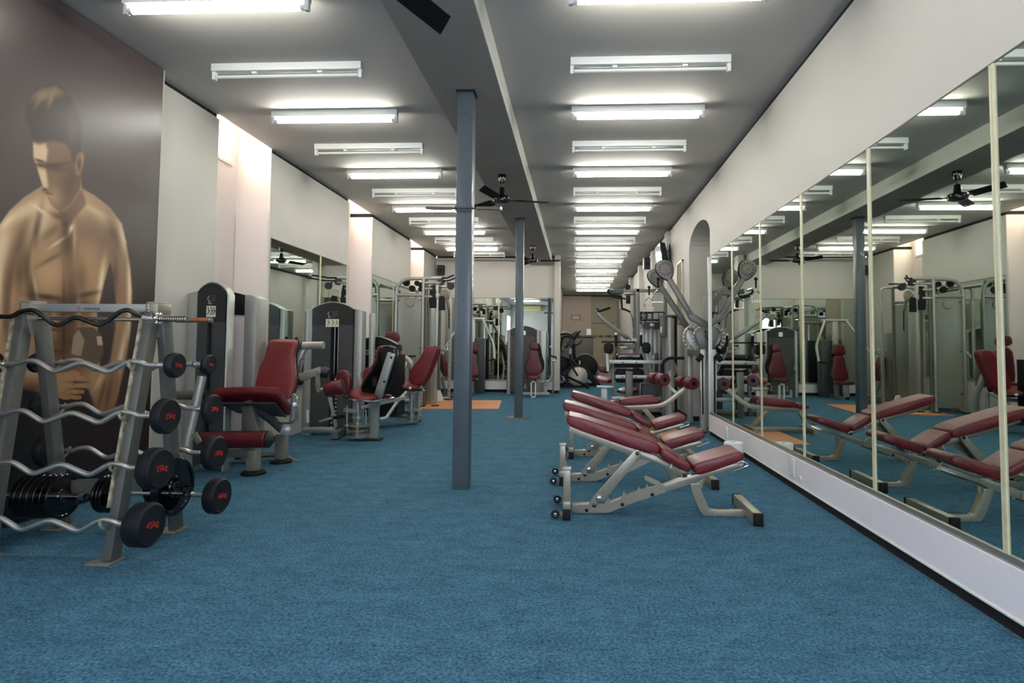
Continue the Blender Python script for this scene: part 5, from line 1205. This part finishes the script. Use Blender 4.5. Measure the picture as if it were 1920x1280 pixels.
obj('cable', M().tube(fillet([W(1181, 585, Y), W(1186, 596, Y), W(1187, 614, Y)], .1), .007, 6), darkchrome, M11)
# swing arm
obj('press_arm', M().tube(fillet([W(1117.5, 581, Y-.2), W(1128, 597, Y-.2), W(1171, 630, Y-.1), W(1182, 637, Y)], .12), .036, 12), silver, M11)
obj('press_grip', M().tube([W(1119, 583, Y-.25), W(1125, 583, Y-.25), W(1143, 577, Y-.5)], .02, 10), black, M11)
obj('press_grip_tip', M().ball(W(1120, 581, Y-.2), .04, 8), darkp, M11)
obj('arm_pivot', M().bar(W(1164, 635, Y), W(1195, 639, Y), .07, .08, up=(0, 0, 1)), silver, M11, bevel=.01)
obj('arm_link', M().bar(W(1175, 632, Y-.05), W(1180, 641, Y-.05), .04, .04), white, M11)
vb('housing_block', 1169, 1193, 645, 655, Y-.02, .1, greysteel); vb('housing_block', 1162, 1170, 645, 652, Y, .1, darkp); vb('silver_plate', 1162, 1176, 649, 653, Y-.05, .04, silver)
# sign
a, b_ = W(1200, 584, Y-.02), W(1246, 602, Y-.02)
sg = obj('sign_board', M().box(a.x, b_.x, Y-.02, Y, b_.z, a.z), black, M11)
def card(x0_, x1_, y0_, y1_, m, nm): p, q_ = W(x0_, y0_, Y-.03), W(x1_, y1_, Y-.03); return obj(nm, M().box(p.x, q_.x, Y-.026, Y-.02, q_.z, p.z), m, sg)
card(1225, 1234, 586.5, 598, MATS['smoked_panel'], 'instruction_card'); card(1235.5, 1244, 586.5, 598, MATS['smoked_panel'], 'instruction_card')
c1 = card(1213, 1223, 587, 599, shroud, 'text_panel')
for k in range(4): p = W(1218, 589.5+2.4*k, Y); obj('print_line', M().box(p.x-.032, p.x+.03-.01*(k % 2), Y-.028, Y-.026, p.z-.004, p.z+.004), plinthm, sg)
m = M(); c = W(1206.5, 592, Y-.03)
m.ball(c+V(0, 0, .055), .017, 8); m.bar(c+V(0, 0, .04), c+V(.005, 0, -.02), .045, .012); m.bar(c+V(-.015, 0, .03), c+V(-.04, 0, -.01), .016, .01); m.bar(c+V(.015, 0, .03), c+V(.035, 0, .01), .016, .01); m.bar(c+V(.035, 0, .01), c+V(.015, 0, -.03), .016, .01); m.bar(c+V(0, 0, -.02), c+V(-.02, 0, -.07), .02, .01); m.bar(c+V(.005, 0, -.02), c+V(.03, 0, -.06), .02, .01)
obj('athlete_figure', m, greysteel, sg)
# back panels
x0_, x1_ = W(1201, 650, Y+.35).x, W(1243, 650, Y+.35).x
for k in range(5): xa_ = x0_+(x1_-x0_)*k/5; obj('corrugated_panel', M().box(xa_+.003, xa_+(x1_-x0_)/5-.003, Y+.35+(k % 2)*.02, Y+.37+(k % 2)*.02, .5, W(1220, 600, Y+.35).z), silver, M11, bevel=.004)
for x in (1215, 1230): obj('pulley', M().lathe([(.02, 0), (.08, 0), (.08, .05), (.02, .05)], W(x, 609, Y), (0, 1, 0), 20), darkp, M11)
vb('pulley_plate', 1219, 1227, 606, 612, Y-.04, .03, silver); vb('pulley_axle', 1212, 1240, 602, 603.5, Y-.03, .03, silver)
m = M()
for x in (1222.5, 1224.0): m.cyl(W(x, 612, Y), W(x, 690, Y), .004, 6)
obj('cable', m, darkchrome, M11)
obj('side_cable', M().cyl(W(1201.5, 606, Y-.1), W(1201.5, 625, Y-.1), .006, 6), darkchrome, M11); obj('cable_knob', M().ball(W(1201.5, 605, Y-.1), .02, 8), black, M11)
# stack
vb('stack_cover', 1204, 1241, 719, 790, Y-.1, .25, shroud)
m = M()
for k in range(6): m.box(*[v for v in (W(1224.5, 0, Y-.11).x, W(1227, 0, Y-.11).x)], Y-.105, Y-.1, W(0, 729+3.4*k, Y).z, W(0, 727.5+3.4*k, Y).z)
obj('stack_mark', m, white, M11)
# knee raise station
vb('arm_rest_bar', 1128, 1191, 639.5, 642.5, Y-.4, .04, black)
for x in (1155, 1202): obj('hand_grip', M().cyl(W(x, 650, Y-.45), W(x, 627, Y-.45), .022, 10), black, M11); obj('grip_tip', M().ball(W(x, 626.5, Y-.45), .026, 8), white, M11)
obj('pad_stem', M().tube([W(1138, 660, Y-.45), W(1140, 696, Y-.45)], .022, 8), white, M11)
obj('pad_frame', M().tube(fillet([W(1155, 649, Y-.45), W(1155, 662, Y-.45), W(1141, 696, Y-.4)], .1), .022, 8), greysteel, M11)
obj('pad_frame', M().tube(fillet([W(1202, 649, Y-.45), W(1204, 660, Y-.45), W(1219, 694, Y-.4)], .1), .024, 8), silver, M11)
obj('pad_stem', M().tube([W(1212, 662, Y-.4), W(1219, 695, Y-.4)], .018, 8), white, M11)
for a_ in ([(1133,646),(1136,643),(1146,643),(1148,646),(1148,658),(1145,662),(1136,662),(1133,659)], [(1204,645),(1208,642),(1216,642),(1219,646),(1219,657),(1215,661),(1208,661),(1205,658)]):
    o = padmesh(PP(a_, Y-.5), (0, .06, 0), .02, 1); obj('elbow_pad', o, black, M11); obj('elbow_pad_back', padmesh([p+V(.02, .06, -.01) for p in PP(a_, Y-.5)], (0, .05, 0), .02, 1), vinyl2, M11)
obj('back_pad_upper', padmesh(PP([(1156,666),(1160,663),(1203,663),(1207,666),(1207,674),(1155,674)], Y-.35), (0, .35, 0), .02, 0), gloss, M11)
obj('pad_top_seam', M().bar(W(1161, 663.5, Y-.2), W(1202, 663.5, Y-.2), .02, .35, up=(0, 1, 0)), vinyl2, M11)
vb('support_bar', 1142, 1242, 675, 682, Y-.45, .06, silver); vb('underside', 1153, 1206, 682, 689, Y-.38, .3, black)
obj('lower_pad', padmesh(PP([(1154,697),(1157,692),(1204,692),(1207,697),(1207,712),(1203,717),(1157,717),(1154,712)], Y-.3), (0, .1, 0), .025, 0), black, M11)
br = vb('lower_bar', 1154, 1232, 703, 710, Y-.4, .06, silver)
m = M()
for x, y in ((1167.5, 706.5), (1192, 707), (1168, 679.5), (1193, 679.5)): m.lathe([(.013, 0), (.012, -.008), (.001, -.009)], W(x, y, Y-(.45 if y < 690 else .4)), (0, 1, 0), 8)
obj('bolt', m, black, M11)
o = vb('front_post', 1173, 1187, 695, 800, Y-.5, .1, MATS['grey_steel'], bv=.02)
obj('post_cap', M().lathe([(.062, 0), (.062, .015), (.04, .03), (.001, .032)], W(1180, 695, Y-.45)+V(0, 0, 0), (0, 0, 1), 18), darkp, M11)
obj('rear_seat', padmesh([W(1154, 738, Y-.2), W(1199, 738, Y-.2), W(1190, 730, Y+.1), W(1166, 730, Y+.1)], (0, 0, .05), .02, 1), vinyl2, M11)
vb('side_post', 1147, 1153, 684, 800, Y-.2, .08, greysteel)
obj('left_seat', padmesh([W(1117, 716, Y-.3), W(1146, 720, Y-.35), W(1147, 712, Y), W(1122, 708, Y)], (0, 0, .06), .02, 1), vinyl, M11)
vb('left_shelf', 1119, 1150, 724, 727, Y-.3, .2, silver, bv=.004); vb('left_shelf_post', 1127, 1139, 728, 800, Y-.2, .08, silver)
obj('left_pad', padmesh(PP([(1122,686),(1126,684),(1142,688),(1142,697),(1137,700),(1122,696)], Y+.2), (0, .15, 0), .03, 1), vinyl2, M11)
vb('base_beam', 1147, 1240, 744, 751, Y-.3, .08, silver); vb('base_beam', 1183, 1243, 766, 773, Y-.5, .08, greysteel)
obj('floor_beam', M().box(W(1128, 0, Y).x, W(1250, 0, Y).x, Y-.1, Y-.02, 0, .07), greysteel, M11)
# leg lever at right
obj('side_handle', M().tube(fillet([W(1243, 700, Y-.6), W(1243, 678, Y-.6), W(1253, 671, Y-.6), W(1282, 671, Y-.8)], .06), .024, 10), black, M11)
for x, y, r in ((1250, 684, .14), (1263, 692, .11)): obj('cam_disc', M().lathe([(r*.6, -.01), (r, -.01), (r, .01), (r*.6, .01)], W(x, y, Y-.5), (1, .3, 0), 26), steel, M11)
obj('cam_axle', M().cyl(W(1248, 693, Y-.5), W(1264, 692, Y-.5), .025, 10), darkp, M11)
obj('selector_block', M().bar(W(1231, 662, Y-.2), W(1231, 697, Y-.2), .06, .05), darkp, M11, bevel=.01)
m = M().bar(W(1223, 668, Y-.15), W(1240, 667, Y-.15), .02, .03, up=(0, 0, 1)).bar(W(1225, 693, Y-.15), W(1241, 693, Y-.15), .02, .03, up=(0, 0, 1)).bar(W(1223, 668, Y-.15), W(1226, 693, Y-.15), .014, .02).bar(W(1239, 667, Y-.15), W(1241, 693, Y-.15), .014, .02)
obj('selector_frame', m, silver, M11)

# tower near the right wall
t = thing('silver_tower', 'tall silver rounded weight tower with dark sides beside the arch', 'exercise machine', (1.5, 9.6, 0))
p0, p1 = W(1249, 596, 9.6), W(1265, 596, 9.6)
obj('column', M().loft([[V((p0.x+p1.x)/2+(p1.x-p0.x)/2*a_, 9.6+.14+.14*b_, z) for a_, b_ in ((-1,-.7),(-.6,-.95),(0,-1.05),(.6,-.95),(1,-.7),(1,1),(-1,1))] for z in (0.02, p0.z)]), silver, t)
obj('side_panel', M().box(p0.x-.05, p0.x, 9.68, 9.95, .02, p0.z+.03), greysteel, t); obj('side_panel', M().box(p1.x, p1.x+.06, 9.72, 9.95, .02, p0.z+.04), black, t)
obj('top_cap', M().box(p0.x-.05, p1.x+.06, 9.7, 9.96, p0.z+.03, p0.z+.06), greysteel, t, bevel=.005)
obj('control_box', M().box(p0.x-.09, p0.x-.0, 9.6, 9.75, p0.z-.3, p0.z+.04), greysteel, t, bevel=.01); obj('white_tag', M().box(p0.x-.095, p0.x-.07, 9.595, 9.6, p0.z-.24, p0.z-.14), white, t)
obj('base', M().box(p0.x-.25, p1.x+.08, 9.5, 9.96, 0, .03), black, t)
